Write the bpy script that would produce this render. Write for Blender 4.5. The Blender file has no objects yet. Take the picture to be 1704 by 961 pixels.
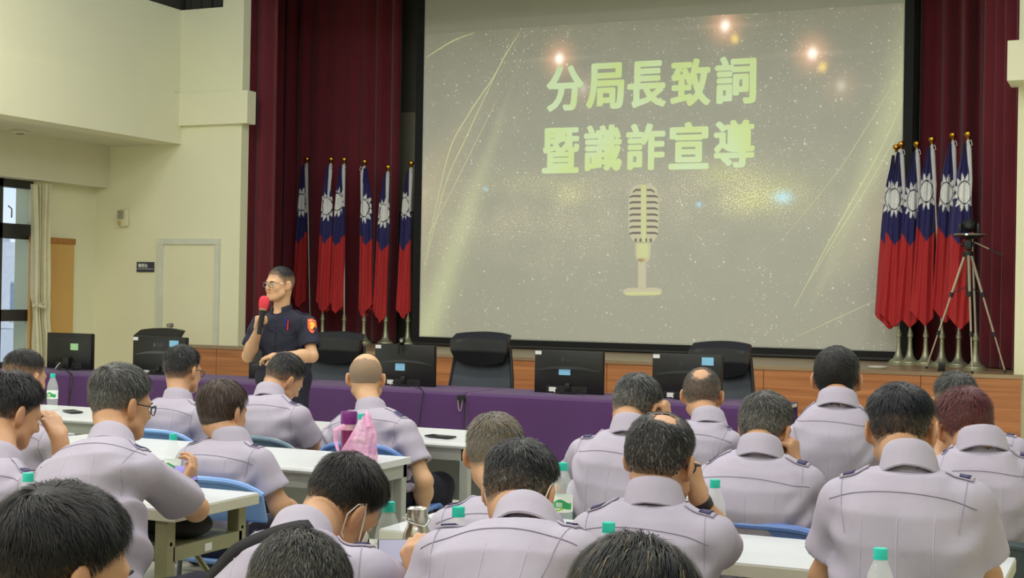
import bpy, bmesh, math, random
import numpy as np
from mathutils import Vector, Matrix
from mathutils.bvhtree import BVHTree
SC = bpy.context.scene
COL = SC.collection
random.seed(7); RNG = np.random.default_rng(7)

# ------------------------------------------------------------------ camera, world, lights, exposure
FPX, YAW, PITCH, ROLL, EYE = 2370.0, math.radians(23.9), 0.0040, 0.0175, 1.46
F0 = Vector((-math.sin(YAW)*math.cos(PITCH), math.cos(YAW)*math.cos(PITCH), math.sin(PITCH)))
R0 = Vector((math.cos(YAW), math.sin(YAW), 0)); U0 = R0.cross(F0)
RR = R0*math.cos(ROLL) + U0*math.sin(ROLL); UR = U0*math.cos(ROLL) - R0*math.sin(ROLL)
CAM = Vector((0, 0, EYE))
cd = bpy.data.cameras.new('camera'); co = bpy.data.objects.new('camera', cd); COL.objects.link(co)
cd.sensor_fit = 'HORIZONTAL'; cd.sensor_width = 36.0; cd.lens = FPX/1704*36.0; cd.clip_start = .05; cd.clip_end = 300
co.matrix_world = Matrix(((RR.x, UR.x, -F0.x, 0), (RR.y, UR.y, -F0.y, 0), (RR.z, UR.z, -F0.z, EYE), (0, 0, 0, 1)))
SC.camera = co

W = bpy.data.worlds.new('world'); SC.world = W; W.use_nodes = True
_n = W.node_tree; _tc = _n.nodes.new('ShaderNodeTexCoord'); _s = _n.nodes.new('ShaderNodeSeparateXYZ'); _r = _n.nodes.new('ShaderNodeValToRGB')
_n.links.new(_tc.outputs['Generated'], _s.inputs[0]); _n.links.new(_s.outputs[2], _r.inputs[0]); _n.links.new(_r.outputs[0], _n.nodes['Background'].inputs[0])
_r.color_ramp.elements[0].position = .0; _r.color_ramp.elements[0].color = (1.15, 1.2, 1.3, 1)
_r.color_ramp.elements[1].position = .42; _r.color_ramp.elements[1].color = (.34, .40, .50, 1)
_e = _r.color_ramp.elements.new(.14); _e.color = (.62, .78, 1.05, 1)
_n.nodes['Background'].inputs[1].default_value = 0.95
SC.view_settings.view_transform = 'Standard'; SC.view_settings.look = 'None'
SC.view_settings.exposure = 0.0; SC.view_settings.gamma = 1.0
try: SC.view_settings.use_curve_mapping = False
except Exception: pass

def area(name, loc, sx, sy, power, col=(1, .97, .86), rot=(0, 0, 0)):
    l = bpy.data.lights.new(name, 'AREA'); l.shape = 'RECTANGLE'; l.size = sx; l.size_y = sy; l.energy = power; l.color = col
    o = bpy.data.objects.new(name, l); o.location = loc; o.rotation_euler = rot; COL.objects.link(o); return o
for lx in (-7.6, -5.2, -2.8, -.4):
    for ly in (-1.0, 2.2, 5.4, 8.6):
        area('ceiling_panel_light', (lx, ly, 4.9), 1.3, .5, 51, (1, .96, .83))
# daylight coming in through the windows of the left wall, beyond the picture's edge
area('window_daylight', (-10.2, 5.5, 1.9), 7.0, 1.9, 75, (.80, .88, 1.0), (0, math.radians(-90), 0))

def ray(u, v): return F0 + RR*((u-852)/FPX) + UR*((480.5-v)/FPX)
def P(u, v, Y):
    r = ray(u, v); return CAM + r*(Y/r.y)
def PZ(u, v, z):
    r = ray(u, v); return CAM + r*((z-EYE)/r.z)
def PX(u, v, X):
    r = ray(u, v); return CAM + r*(X/r.x)

# ------------------------------------------------------------------ materials
MATS = {}
def lin(c): return tuple(((x/255)/12.92 if x/255 <= .04045 else ((x/255+.055)/1.055)**2.4) for x in c)
def mat(name, rgb, rough=.6, metal=0, var=.06, vscale=6, bump=0, bscale=60, spec=.5, alpha=1, trans=0, attr=None, sheen=0, ior=1.45, coat=0, bstretch=None):
    if name in MATS: return MATS[name]
    m = bpy.data.materials.new(name); m.use_nodes = True; nt = m.node_tree; b = nt.nodes['Principled BSDF']
    c = lin(rgb)
    tc = nt.nodes.new('ShaderNodeTexCoord')
    if attr:
        at = nt.nodes.new('ShaderNodeAttribute'); at.attribute_name = attr; base = at.outputs['Color']
    else:
        rg = nt.nodes.new('ShaderNodeRGB'); rg.outputs[0].default_value = (*c, 1); base = rg.outputs[0]
    if var:
        nz = nt.nodes.new('ShaderNodeTexNoise'); nz.inputs['Scale'].default_value = vscale; nz.inputs['Detail'].default_value = 4
        nt.links.new(tc.outputs['Object'], nz.inputs['Vector'])
        mr = nt.nodes.new('ShaderNodeMapRange'); mr.inputs['From Min'].default_value = .3; mr.inputs['From Max'].default_value = .7
        mr.inputs['To Min'].default_value = 1-var; mr.inputs['To Max'].default_value = 1+var
        nt.links.new(nz.outputs[0], mr.inputs[0])
        vm = nt.nodes.new('ShaderNodeVectorMath'); vm.operation = 'SCALE'
        nt.links.new(base, vm.inputs[0]); nt.links.new(mr.outputs[0], vm.inputs['Scale']); base = vm.outputs[0]
    nt.links.new(base, b.inputs['Base Color'])
    b.inputs['Roughness'].default_value = rough; b.inputs['Metallic'].default_value = metal
    b.inputs['Specular IOR Level'].default_value = spec; b.inputs['Alpha'].default_value = alpha
    b.inputs['Transmission Weight'].default_value = trans; b.inputs['IOR'].default_value = ior
    b.inputs['Coat Weight'].default_value = coat
    if sheen: b.inputs['Sheen Weight'].default_value = sheen
    if bump:
        n2 = nt.nodes.new('ShaderNodeTexNoise'); n2.inputs['Scale'].default_value = bscale; n2.inputs['Detail'].default_value = 3
        if bstretch:
            mp = nt.nodes.new('ShaderNodeMapping'); mp.inputs['Scale'].default_value = bstretch
            nt.links.new(tc.outputs['Object'], mp.inputs['Vector']); nt.links.new(mp.outputs[0], n2.inputs['Vector'])
        else: nt.links.new(tc.outputs['Object'], n2.inputs['Vector'])
        bp = nt.nodes.new('ShaderNodeBump'); bp.inputs['Strength'].default_value = bump; bp.inputs['Distance'].default_value = .02
        nt.links.new(n2.outputs[0], bp.inputs['Height']); nt.links.new(bp.outputs[0], b.inputs['Normal'])
    MATS[name] = m; return m
def wood(name, c1, c2, sc=(1, 1, 30), rough=.45):
    if name in MATS: return MATS[name]
    m = bpy.data.materials.new(name); m.use_nodes = True; nt = m.node_tree; b = nt.nodes['Principled BSDF']
    tc = nt.nodes.new('ShaderNodeTexCoord'); mp = nt.nodes.new('ShaderNodeMapping'); mp.inputs['Scale'].default_value = sc
    nz = nt.nodes.new('ShaderNodeTexNoise'); nz.inputs['Scale'].default_value = 2.2; nz.inputs['Detail'].default_value = 6; nz.inputs['Distortion'].default_value = .4
    cr = nt.nodes.new('ShaderNodeValToRGB'); cr.color_ramp.elements[0].position = .35; cr.color_ramp.elements[1].position = .68
    cr.color_ramp.elements[0].color = (*lin(c1), 1); cr.color_ramp.elements[1].color = (*lin(c2), 1)
    nt.links.new(tc.outputs['Object'], mp.inputs[0]); nt.links.new(mp.outputs[0], nz.inputs['Vector']); nt.links.new(nz.outputs[0], cr.inputs[0])
    nt.links.new(cr.outputs[0], b.inputs['Base Color']); b.inputs['Roughness'].default_value = rough
    MATS[name] = m; return m

# ------------------------------------------------------------------ object helpers
def tag(o, label=None, cat=None, group=None, kind=None):
    if label: o['label'] = label
    if cat: o['category'] = cat
    if group: o['group'] = group
    if kind: o['kind'] = kind
    return o
def thing(name, label, cat, loc=(0, 0, 0), rz=0, group=None):
    o = bpy.data.objects.new(name, None); o.empty_display_size = .1; COL.objects.link(o)
    o.location = loc; o.rotation_euler = (0, 0, rz); return tag(o, label, cat, group)
def link(name, me, m, parent=None, smooth=False, world=False):
    """world=True: the mesh is in world coordinates; make it local to the parent."""
    o = bpy.data.objects.new(name, me); COL.objects.link(o)
    if m is not None:
        for x in (m if isinstance(m, (list, tuple)) else [m]): me.materials.append(x)
    if smooth: me.polygons.foreach_set('use_smooth', np.ones(len(me.polygons), bool))
    if parent is not None:
        o.parent = parent
        if world:
            me.transform(basis(parent).inverted())
    return o
def basis(o):
    mw = Matrix.Translation(o.location) @ o.rotation_euler.to_matrix().to_4x4()
    return basis(o.parent) @ mw if o.parent else mw
def copy_tree(o, parent=None):
    c = o.copy(); COL.objects.link(c); c.parent = parent
    for ch in list(o.children): copy_tree(ch, c)
    return c

class MB:
    def __init__(s): s.v = []; s.f = []; s.mi = []; s.cur = 0
    def add(s, vs, fs):
        b = len(s.v); s.v += [tuple(x) for x in vs]; s.f += [tuple(b+i for i in f) for f in fs]; s.mi += [s.cur]*len(fs); return s
    def box(s, lo, hi, bev=0, M=None):
        lo = list(lo); hi = list(hi)
        for i in range(3):
            if lo[i] > hi[i]: lo[i], hi[i] = hi[i], lo[i]
        if bev:
            bm = bmesh.new(); bmesh.ops.create_cube(bm, size=1)
            for v in bm.verts: v.co = Vector([(lo[i]+hi[i])/2 + v.co[i]*(hi[i]-lo[i]) for i in range(3)])
            bmesh.ops.bevel(bm, geom=bm.edges[:], offset=bev, segments=2, affect='EDGES', profile=.5)
            vs = [v.co.copy() for v in bm.verts]; bm.verts.index_update(); fs = [[v.index for v in f.verts] for f in bm.faces]; bm.free()
        else:
            vs = [Vector((x, y, z)) for x in (lo[0], hi[0]) for y in (lo[1], hi[1]) for z in (lo[2], hi[2])]
            fs = [(0, 1, 3, 2), (4, 6, 7, 5), (0, 4, 5, 1), (2, 3, 7, 6), (0, 2, 6, 4), (1, 5, 7, 3)]
        if M is not None: vs = [M @ v for v in vs]
        return s.add(vs, fs)
    def tube(s, pts, r, n=10, caps=True):
        pts = [Vector(p) for p in pts]; rs = r if isinstance(r, (list, tuple)) else [r]*len(pts)
        vs = []; prev = None
        for i, p in enumerate(pts):
            d = (pts[min(i+1, len(pts)-1)]-pts[max(i-1, 0)]).normalized()
            if prev is None:
                a = Vector((0, 0, 1)) if abs(d.z) < .9 else Vector((1, 0, 0)); x = d.cross(a).normalized()
            else:
                x = (prev - d*prev.dot(d)).normalized()
            prev = x; y = d.cross(x)
            for k in range(n):
                t = 2*math.pi*k/n; vs.append(p + (x*math.cos(t)+y*math.sin(t))*rs[i])
        fs = []
        for i in range(len(pts)-1):
            for k in range(n):
                fs.append((i*n+k, i*n+(k+1) % n, (i+1)*n+(k+1) % n, (i+1)*n+k))
        if caps:
            fs.append(tuple(range(n-1, -1, -1))); fs.append(tuple((len(pts)-1)*n+k for k in range(n)))
        return s.add(vs, fs)
    def lathe(s, prof, c=(0, 0, 0), n=24, M=None):
        c = Vector(c); vs = []; fs = []
        for (r, z) in prof:
            for k in range(n):
                t = 2*math.pi*k/n; vs.append(Vector((r*math.cos(t), r*math.sin(t), z)))
        for i in range(len(prof)-1):
            for k in range(n): fs.append((i*n+k, i*n+(k+1) % n, (i+1)*n+(k+1) % n, (i+1)*n+k))
        if prof[0][0] > 1e-5: fs.append(tuple(range(n-1, -1, -1)))
        if prof[-1][0] > 1e-5: fs.append(tuple((len(prof)-1)*n+k for k in range(n)))
        vs = [(M @ v if M is not None else v) + c for v in vs]
        return s.add(vs, fs)
    def prism(s, poly, d):
        """poly: world points (planar), extruded by vector d."""
        n = len(poly); d = Vector(d); a = [Vector(p) for p in poly]
        return s.add(a + [p+d for p in a], [tuple(range(n-1, -1, -1)), tuple(range(n, 2*n))] + [(i, (i+1) % n, n+(i+1) % n, n+i) for i in range(n)])
    def grid(s, f, nu, nv):
        vs = [f(i/nu, j/nv) for j in range(nv+1) for i in range(nu+1)]
        fs = [(j*(nu+1)+i, j*(nu+1)+i+1, (j+1)*(nu+1)+i+1, (j+1)*(nu+1)+i) for j in range(nv) for i in range(nu)]
        return s.add(vs, fs)
    def build(s, name, m, parent=None, smooth=False, world=False, fix=True):
        me = bpy.data.meshes.new(name); me.from_pydata([tuple(v) for v in s.v], [], s.f); 
        if max(s.mi, default=0): me.polygons.foreach_set('material_index', s.mi)
        if fix:
            bm = bmesh.new(); bm.from_mesh(me); bmesh.ops.remove_doubles(bm, verts=bm.verts, dist=1e-6)
            bmesh.ops.recalc_face_normals(bm, faces=bm.faces); bm.to_mesh(me); bm.free()
        me.update()
        o = link(name, me, m, parent, False, world)
        if smooth:
            me.polygons.foreach_set('use_smooth', np.ones(len(me.polygons), bool))
            try: me.set_sharp_from_angle(angle=math.radians(40))
            except Exception: pass
        return o
def solid(o, t, off=0):
    md = o.modifiers.new('solid', 'SOLIDIFY'); md.thickness = t; md.offset = off; return o
def struct(o, label=None): 
    o['kind'] = 'structure'
    if label: o['label'] = label
    return o

# ------------------------------------------------------------------ signed distance fields and a surface-nets mesher
class Field:
    def __init__(s, lo, hi, h):
        s.o = np.array(lo, float); s.h = h; n = np.ceil((np.array(hi, float)-s.o)/h).astype(int)+1
        s.n = n; s.D = np.full(tuple(n), .2, np.float32)
    def sub(s, lo, hi):
        a = np.clip(np.floor((np.array(lo)-s.o)/s.h).astype(int), 0, s.n-1); b = np.clip(np.ceil((np.array(hi)-s.o)/s.h).astype(int)+1, 1, s.n)
        if np.any(b <= a): return None
        sl = tuple(slice(a[i], b[i]) for i in range(3))
        ax = [(s.o[i]+np.arange(a[i], b[i])*s.h).astype(np.float32) for i in range(3)]
        return sl, ax[0][:, None, None], ax[1][None, :, None], ax[2][None, None, :]
    def op(s, d, sl, k, mode):
        D = s.D[sl]
        if mode == 'sub': D = -D
        if k > 0:
            hh = np.clip(.5+.5*(D-d)/k, 0, 1); r = D+(d-D)*hh - k*hh*(1-hh)
        else: r = np.minimum(D, d)
        s.D[sl] = -r if mode == 'sub' else r
    def cap(s, a, b, ra, rb=None, k=.02, mode='add'):
        rb = ra if rb is None else rb; a = np.array(a, float); b = np.array(b, float); m = max(ra, rb)+k+.02
        g = s.sub(np.minimum(a, b)-m, np.maximum(a, b)+m)
        if g is None: return
        sl, X, Y, Z = g; ab = b-a; L2 = max(float(ab@ab), 1e-9)
        t = np.clip(((X-a[0])*ab[0]+(Y-a[1])*ab[1]+(Z-a[2])*ab[2])/L2, 0, 1)
        d = np.sqrt((X-a[0]-t*ab[0])**2+(Y-a[1]-t*ab[1])**2+(Z-a[2]-t*ab[2])**2)-(ra+(rb-ra)*t)
        s.op(d.astype(np.float32), sl, k, mode)
    def ell(s, c, r, B=None, k=.02, mode='add'):
        """c centre, r radii, B 3x3 columns = local axes."""
        c = np.array(c, float); B = np.eye(3) if B is None else B; m = max(r)+k+.02
        g = s.sub(c-m, c+m)
        if g is None: return
        sl, X, Y, Z = g; X = X-c[0]; Y = Y-c[1]; Z = Z-c[2]
        q = [X*B[0, i]+Y*B[1, i]+Z*B[2, i] for i in range(3)]
        k0 = np.sqrt(sum((q[i]/r[i])**2 for i in range(3))); k1 = np.sqrt(sum((q[i]/r[i]**2)**2 for i in range(3)))+1e-6
        s.op((k0*(k0-1)/k1).astype(np.float32), sl, k, mode)
    def fn(s, f, lo, hi, k=.02, mode='add'):
        g = s.sub(lo, hi)
        if g is None: return
        sl, X, Y, Z = g; s.op(f(X, Y, Z).astype(np.float32), sl, k, mode)
    def mesh(s):
        D = s.D; D[0] = D[-1] = .1; D[:, 0] = D[:, -1] = .1; D[:, :, 0] = D[:, :, -1] = .1
        I = D < 0
        c = np.zeros(tuple(np.array(D.shape)-1), np.uint8)
        for i in (0, 1):
            for j in (0, 1):
                for k in (0, 1):
                    c += I[i:I.shape[0]-1+i, j:I.shape[1]-1+j, k:I.shape[2]-1+k]
        act = (c > 0) & (c < 8); ii, jj, kk = np.nonzero(act); n = len(ii)
        idx = np.full(act.shape, -1, np.int32); idx[ii, jj, kk] = np.arange(n)
        cs = [(i, j, k) for i in (0, 1) for j in (0, 1) for k in (0, 1)]
        V = np.stack([D[ii+a, jj+b, kk+cc] for a, b, cc in cs], 1)
        acc = np.zeros((n, 3)); cnt = np.zeros(n)
        for p in range(8):
            for q in range(p+1, 8):
                A, B = np.array(cs[p]), np.array(cs[q])
                if abs(A-B).sum() != 1: continue
                x = (V[:, p] < 0) != (V[:, q] < 0)
                t = np.where(x, V[:, p]/np.where(x, V[:, p]-V[:, q], 1), 0)
                acc += np.where(x[:, None], A[None]+t[:, None]*(B-A)[None], 0); cnt += x
        vs = (np.stack([ii, jj, kk], 1)+acc/np.maximum(cnt, 1)[:, None])*s.h+s.o
        fs = []
        for ax in range(3):
            s0 = [slice(None)]*3; s1 = [slice(None)]*3; s0[ax] = slice(0, -1); s1[ax] = slice(1, None)
            a = I[tuple(s0)]; b = I[tuple(s1)]
            x, y, z = np.nonzero(a != b)
            g = np.stack([x, y, z], 1); o1, o2 = [(1, 2), (2, 0), (0, 1)][ax]
            ok = (g[:, o1] > 0) & (g[:, o2] > 0); g = g[ok]; sgn = a[x, y, z][ok]
            def at(d1, d2):
                h = g.copy(); h[:, o1] -= d1; h[:, o2] -= d2; return idx[h[:, 0], h[:, 1], h[:, 2]]
            q = np.stack([at(0, 0), at(1, 0), at(1, 1), at(0, 1)], 1)
            q[~sgn] = q[~sgn][:, ::-1]; fs.append(q)
        fs = np.concatenate(fs); fs = fs[(fs >= 0).all(1)]
        return vs, fs
def np_mesh(name, vs, fs, colors=None):
    me = bpy.data.meshes.new(name); vs = np.asarray(vs, np.float32); fs = np.asarray(fs, np.int32); k = fs.shape[1]
    me.vertices.add(len(vs)); me.vertices.foreach_set('co', vs.ravel())
    me.loops.add(fs.size); me.loops.foreach_set('vertex_index', fs.ravel())
    me.polygons.add(len(fs)); me.polygons.foreach_set('loop_start', np.arange(0, fs.size, k, dtype=np.int32))
    try: me.polygons.foreach_set('loop_total', np.full(len(fs), k, np.int32))
    except Exception: pass
    me.update(calc_edges=True)
    if colors is not None:
        ca = me.color_attributes.new('tone', 'FLOAT_COLOR', 'POINT'); c4 = np.ones((len(vs), 4), np.float32); c4[:, :3] = colors; ca.data.foreach_set('color', c4.ravel())
    me.validate(); return me
def smooth_verts(vs, fs, it=2, lam=.5):
    e = np.concatenate([fs[:, [0, 1]], fs[:, [1, 2]], fs[:, [2, 3]], fs[:, [3, 0]]]); n = len(vs)
    for _ in range(it):
        acc = np.zeros((n, 3)); cnt = np.zeros(n)
        for a, b in ((0, 1), (1, 0)):
            for d in range(3): acc[:, d] += np.bincount(e[:, a], vs[e[:, b], d], n)
            cnt += np.bincount(e[:, a], minlength=n)
        vs = vs+lam*(acc/np.maximum(cnt, 1)[:, None]-vs)
    return vs
# ================================================================== the room
WALL = mat('wall_paint', (226, 224, 190), .85, var=.015, vscale=2, bump=.05, bscale=90)
WALL2 = mat('soffit_paint', (214, 211, 184), .9, var=.015, vscale=2)
FLOOR = mat('floor_tile', (205, 203, 190), .35, var=.05, vscale=9, bump=.03, bscale=30)
DARK = mat('dark_panel', (62, 60, 50), .7)
WF = 12.35                      # plane of the front wall that flanks the stage
XL = -10.46; XU = -9.33         # lower left wall, face of the gallery beam
SF, SH, SB = 12.2, .88, 14.62   # stage front, stage height, stage back wall
XS0, XS1 = -8.57, -.96          # stage opening

struct(MB().box((-13, -3, -.12), (3, 16, 0)).build('floor', FLOOR), 'pale polished floor of the hall')
w = MB()
w.box((XL-.2, WF, 0), (XS0, WF+.13, 2.99)).box((XU-.2, WF, 2.99), (XS0, WF+.13, 4.41)).box((-8.83, WF, 4.41), (XS0, WF+.13, 5.6))
struct(w.build('wall_front', WALL), 'cream wall to the left of the stage')
struct(MB().box((XL-.25, -3, 0), (XL-.03, 9.2, 2.9)).box((XL-.25, 9.2, 0), (XL-.03, 11.42, .62)).box((XL-.25, 11.42, 0), (XL, WF, 2.9)).box((XL-.25, 9.2, 2.49), (XL-.03, 11.42, 2.9)).build('wall_left', WALL), 'cream lower wall around the window')
struct(MB().box((XU-.3, -3, 2.99), (XU, WF, 3.52)).build('beam', WALL), 'long cream beam along the left side of the hall')
struct(MB().box((XU-.3, -3, 3.52), (XU-.03, WF, 4.41)).build('wall_upper_left', WALL), 'cream wall above the long side beam')
struct(MB().box((XL-.25, -3, 2.99), (XU-.3, WF, 3.1)).build('ceiling', WALL2), 'low cream ceiling of the side aisle')
struct(MB().box((XL-.2, -3, 2.54), (-10.28, WF, 2.99)).build('trim_1', WALL2), 'boxed pelmet above the window')
struct(MB().box((XU+.0, WF-.05, 3.18), (XS0+.1, WF+.1, 3.52)).build('trim_2', WALL), 'raised cream band on the wall left of the stage')
# dark louvred opening high on the wall
w = MB().box((-9.4, WF+.12, 4.4), (-8.7, WF+.2, 5.6))
for i in range(5): w.box((-9.33+i*.14, WF+.08, 4.4), (-9.32+i*.14, WF+.13, 5.6))
w.box((XU-.14, 4, 4.405), (XU-.10, WF+.3, 5.6))
for i in range(36): w.box((XU-.10, 4.1+i*.23, 4.41), (XU-.085, 4.12+i*.23, 5.6))
struct(w.build('window_2', DARK), 'dark panelled opening high above the left wall')
# right of the stage
struct(MB().box((XS1, WF, 0), (3, WF+.3, 5.6)).build('wall_right', WALL), 'cream wall right of the stage')
struct(MB().box((XS1-.06, WF-.35, 3.24), (3, WF+.05, 3.56)).build('trim_3', WALL), 'raised cream band right of the stage')
# stage shell
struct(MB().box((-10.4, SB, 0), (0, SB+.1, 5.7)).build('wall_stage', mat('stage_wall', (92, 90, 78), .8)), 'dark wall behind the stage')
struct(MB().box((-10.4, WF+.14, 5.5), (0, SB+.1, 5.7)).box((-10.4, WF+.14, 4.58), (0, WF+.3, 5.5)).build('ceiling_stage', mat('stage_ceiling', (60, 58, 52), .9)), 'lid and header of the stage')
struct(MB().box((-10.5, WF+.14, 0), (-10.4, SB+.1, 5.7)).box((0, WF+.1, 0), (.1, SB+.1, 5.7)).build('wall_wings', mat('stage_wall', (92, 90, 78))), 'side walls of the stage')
STW = wood('stage_wood', (154, 96, 54), (190, 126, 78), (.35, 1, 16), .4)
STT = wood('stage_top', (136, 114, 86), (160, 138, 106), (.35, 5, 1), .35)
XST0 = P(262, 575, SF).x; XST1 = P(1700, 620, SF).x
pl = MB().box((XST0, SF+.02, 0), (XST1-.02, SB, SH-.03)); plo = struct(pl.build('platform', STW), 'low wooden stage platform')
struct(MB().box((XST0, SF-.01, SH-.03), (XST1, SB, SH)).build('floor_stage', STT), 'brown floor of the stage')
xs = [XST0, P(360, 600, SF).x, P(700, 600, SF).x, P(1010, 600, SF).x, P(1271, 610, SF).x, P(1532, 640, SF).x, XST1]
for a, b in zip(xs[:-1], xs[1:]):
    o = MB().box((a+.003, SF, 0), (b-.003, SF+.02, SH-.03)).build('stage_panel', STW); struct(o, 'wooden front panel of the stage')
struct(MB().box((XL-.2, -3.1, 0), (3.2, -3, 5.0)).build('wall_back', WALL), 'cream wall behind the viewer')
struct(MB().box((3.0, -3, 0), (3.2, WF, 5.0)).build('wall_side', WALL), 'cream wall along the right side of the hall')
# door
X0, X1 = P(265, 400, WF).x, P(367.5, 400, WF).x
FR = mat('door_frame_paint', (206, 208, 190), .5); DL = mat('door_leaf_paint', (226, 222, 186), .5, var=.01)
d = MB(); d.box((X0, WF-.03, 0), (X0+.075, WF+.02, 1.929)).box((X1-.05, WF-.03, 0), (X1, WF+.02, 1.929)).box((X0, WF-.03, 1.93), (X1, WF+.02, 1.99))
dr = bpy.data.objects.new('door_1', None); COL.objects.link(dr); dr.location = (X0, WF, 0); struct(dr, 'cream door left of the stage')
d.build('door_frame', FR, dr, world=True)
MB().box((X0+.075, WF-.012, 0), (X1-.05, WF+.01, 1.93)).build('door_leaf', DL, dr, world=True)
k = P(282, 541, WF-.05)
MB().lathe([(0, .03), (.018, .028), (.024, .012), (.012, 0), (.012, -.03), (.026, -.032), (.026, -.038), (0, -.038)][::-1], k, 16, Matrix.Rotation(math.radians(90), 4, 'X')).build('door_handle', mat('brushed_steel', (170, 168, 160), .3, 1), dr, True, True)
# sign
def text_mesh(body, size, ext=.001, off=0.0, align='CENTER'):
    c = bpy.data.curves.new('lettering', 'FONT'); c.body = body; c.size = size; c.extrude = ext; c.offset = off; c.align_x = align; c.align_y = 'CENTER'; c.resolution_u = 4
    o = bpy.data.objects.new('lettering', c); COL.objects.link(o); bpy.context.view_layer.update()
    me = bpy.data.meshes.new_from_object(o.evaluated_get(bpy.context.evaluated_depsgraph_get())); bpy.data.objects.remove(o); return me
def text_wall(name, body, size, loc, m, parent, off=0.0, sx=1, sz=1, align='CENTER', face=1, ext=.001):
    """text upright in a plane of constant Y, readable from the -Y side."""
    me = text_mesh(body, size, ext, off, align)
    me.transform(Matrix.Translation(loc) @ Matrix.Rotation(math.radians(90), 4, 'X') @ Matrix.Diagonal((sx, sz, 1, 1)))
    return link(name, me, m, parent, world=True)
WHT = mat('white_print', (225, 225, 220), .6, var=0)
a, b = P(228.5, 435.5, WF), P(257, 452.5, WF)
t = thing('door_sign', 'small dark room sign on the wall beside the cream door', 'sign', (a.x, WF, b.z))
MB().box((a.x, WF-.012, b.z), (b.x, WF, a.z), .002).build('sign_plate', mat('sign_plate', (58, 60, 72), .5), t, world=True)
text_wall('lettering', '播音室', .042, (a.x+.022, WF-.013, P(0, 0, 1).z*0 + P(240, 442, WF).z), WHT, t, .0012, align='LEFT')
MB().box((a.x+.01, WF-.0135, P(240, 447.2, WF).z-.002), (b.x-.003, WF-.011, P(240, 447.2, WF).z+.002)).build('sign_rule', WHT, t, world=True)
# emergency lamp on the wall
c = P(208.5, 362.5, WF)
t = thing('wall_lamp', 'small two tone emergency lamp fixed on the cream wall', 'lamp', (c.x, WF, c.z-.09))
MB().box((c.x-.06, WF-.05, c.z-.095), (c.x+.06, WF, c.z+.095), .02).build('housing', mat('lamp_case', (214, 208, 172), .5), t, True, True)
w = MB()
for i in range(6): w.box((c.x-.058+i*.014, WF-.062, c.z-.01), (c.x-.050+i*.014, WF-.045, c.z+.08), .002)
w.build('grille', mat('lamp_grille', (170, 168, 140), .5), t, world=True)
MB().lathe([(0, -.02), (.02, -.014), (.024, 0), (0, .002)], (c.x-.035, WF-.05, c.z-.055), 12, Matrix.Rotation(math.radians(-90), 4, 'X')).build('bulb', mat('lamp_bulb', (190, 170, 110), .2), t, True, True)
# conduit + detector
a = P(296.5, 157, WF-.02); b = P(296.5, 208, WF-.02)
w = MB().box((a.x-.012, WF-.11, b.z), (a.x+.03, WF-.05, a.z)); t = thing('cable_duct', 'thin cream cable duct at the corner where beam meets wall', 'cable duct', (a.x, WF-.06, P(298, 232, WF).z))
w.build('duct_cover', WALL, t, world=True)
MB().tube([(a.x+.012, WF-.04, b.z), (a.x+.014, WF-.04, P(299, 231, WF).z)], .014, 8).build('duct_pipe', WALL, t, True, True)
MB().tube([P(276, 150, WF-.08), P(284, 150.5, WF-.07), P(291, 152, WF-.07), P(296, 158, WF-.07)], .006, 6).build('cable', mat('dark_cable', (50, 48, 42), .6), t, True, True)
c = PZ(33, 220, 2.97)
t = thing('smoke_detector', 'small square smoke detector under the low side ceiling', 'smoke detector', (c.x, c.y, 2.95))
MB().box((c.x-.06, c.y-.06, 2.96), (c.x+.06, c.y+.06, 2.99), .01).build('housing', WALL2, t, world=True)
MB().box((c.x-.03, c.y-.03, 2.948), (c.x+.03, c.y+.03, 2.962), .004).build('sensor', mat('sensor_grey', (150, 148, 130)), t, world=True)
# wood panel on left wall
ya, yb = PX(80, 500, XL).y, PX(118, 500, XL).y
zt = PX(100, 396, XL).z
t = thing('wooden_door_panel', 'tall honey coloured wooden panel on the wall beyond the window curtain', 'panel', (XL, ya-.3, 0))
MB().box((XL, ya-.3, 0), (XL+.035, yb, zt-.06), .004).build('panel_board', wood('honey_wood', (196, 152, 82), (206, 164, 94), (1, 1, .3), .5), t, world=True)
MB().box((XL, ya-.3, zt-.06), (XL+.045, yb+.01, zt), .004).build('top_rail', wood('rail_wood', (158, 104, 48), (172, 118, 58), (1, 9, 1), .5), t, world=True)
# window on the left wall
WM = mat('window_metal', (52, 50, 48), .4); GL = mat('window_glass', (235, 245, 250), .02, trans=1, var=0, ior=1.05)
wn = bpy.data.objects.new('window_1', None); COL.objects.link(wn); wn.location = (XL-.05, 9.2, .6); struct(wn, 'dark framed window in the left wall')
y0, y1 = 9.2, PX(56, 500, XL).y+.12
zA, zB, zC, zD, zE, zF_ = PX(30, 300, XL).z, PX(30, 312, XL).z, PX(30, 372, XL).z, PX(30, 397, XL).z, PX(30, 515, XL).z, PX(30, 534, XL).z
zG = .62; ym = PX(8.5, 400, XL).y
w = MB()
for za, zb in ((zA+.03, zB-.0), (zC, zD), (zE, zF_), (zG, zG+.07)): w.box((XL-.12, y0, za), (XL-.02, y1, zb))
for yy in (y0+.03, ym-.06, y1-.03): w.box((XL-.12, yy-.045, zG), (XL-.02, yy+.045, zA+.03))
w.build('window_frame', WM, wn, world=True)
MB().box((XL-.08, y0, zG), (XL-.074, y1, zA)).build('window_pane', GL, wn, world=True)
h0 = PX(13.5, 342, XL+.02); MB().tube([h0, h0+Vector((.03, .02, -.03)), h0+Vector((.03, .02, -.12))], .007, 6).build('window_handle', mat('handle_dark', (36, 35, 34), .3), wn, True, True)
MB().box((XL-.03, y0, zG-.05), (XL+.06, y1, zG)).build('window_sill', WALL, wn, world=True)
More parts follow.
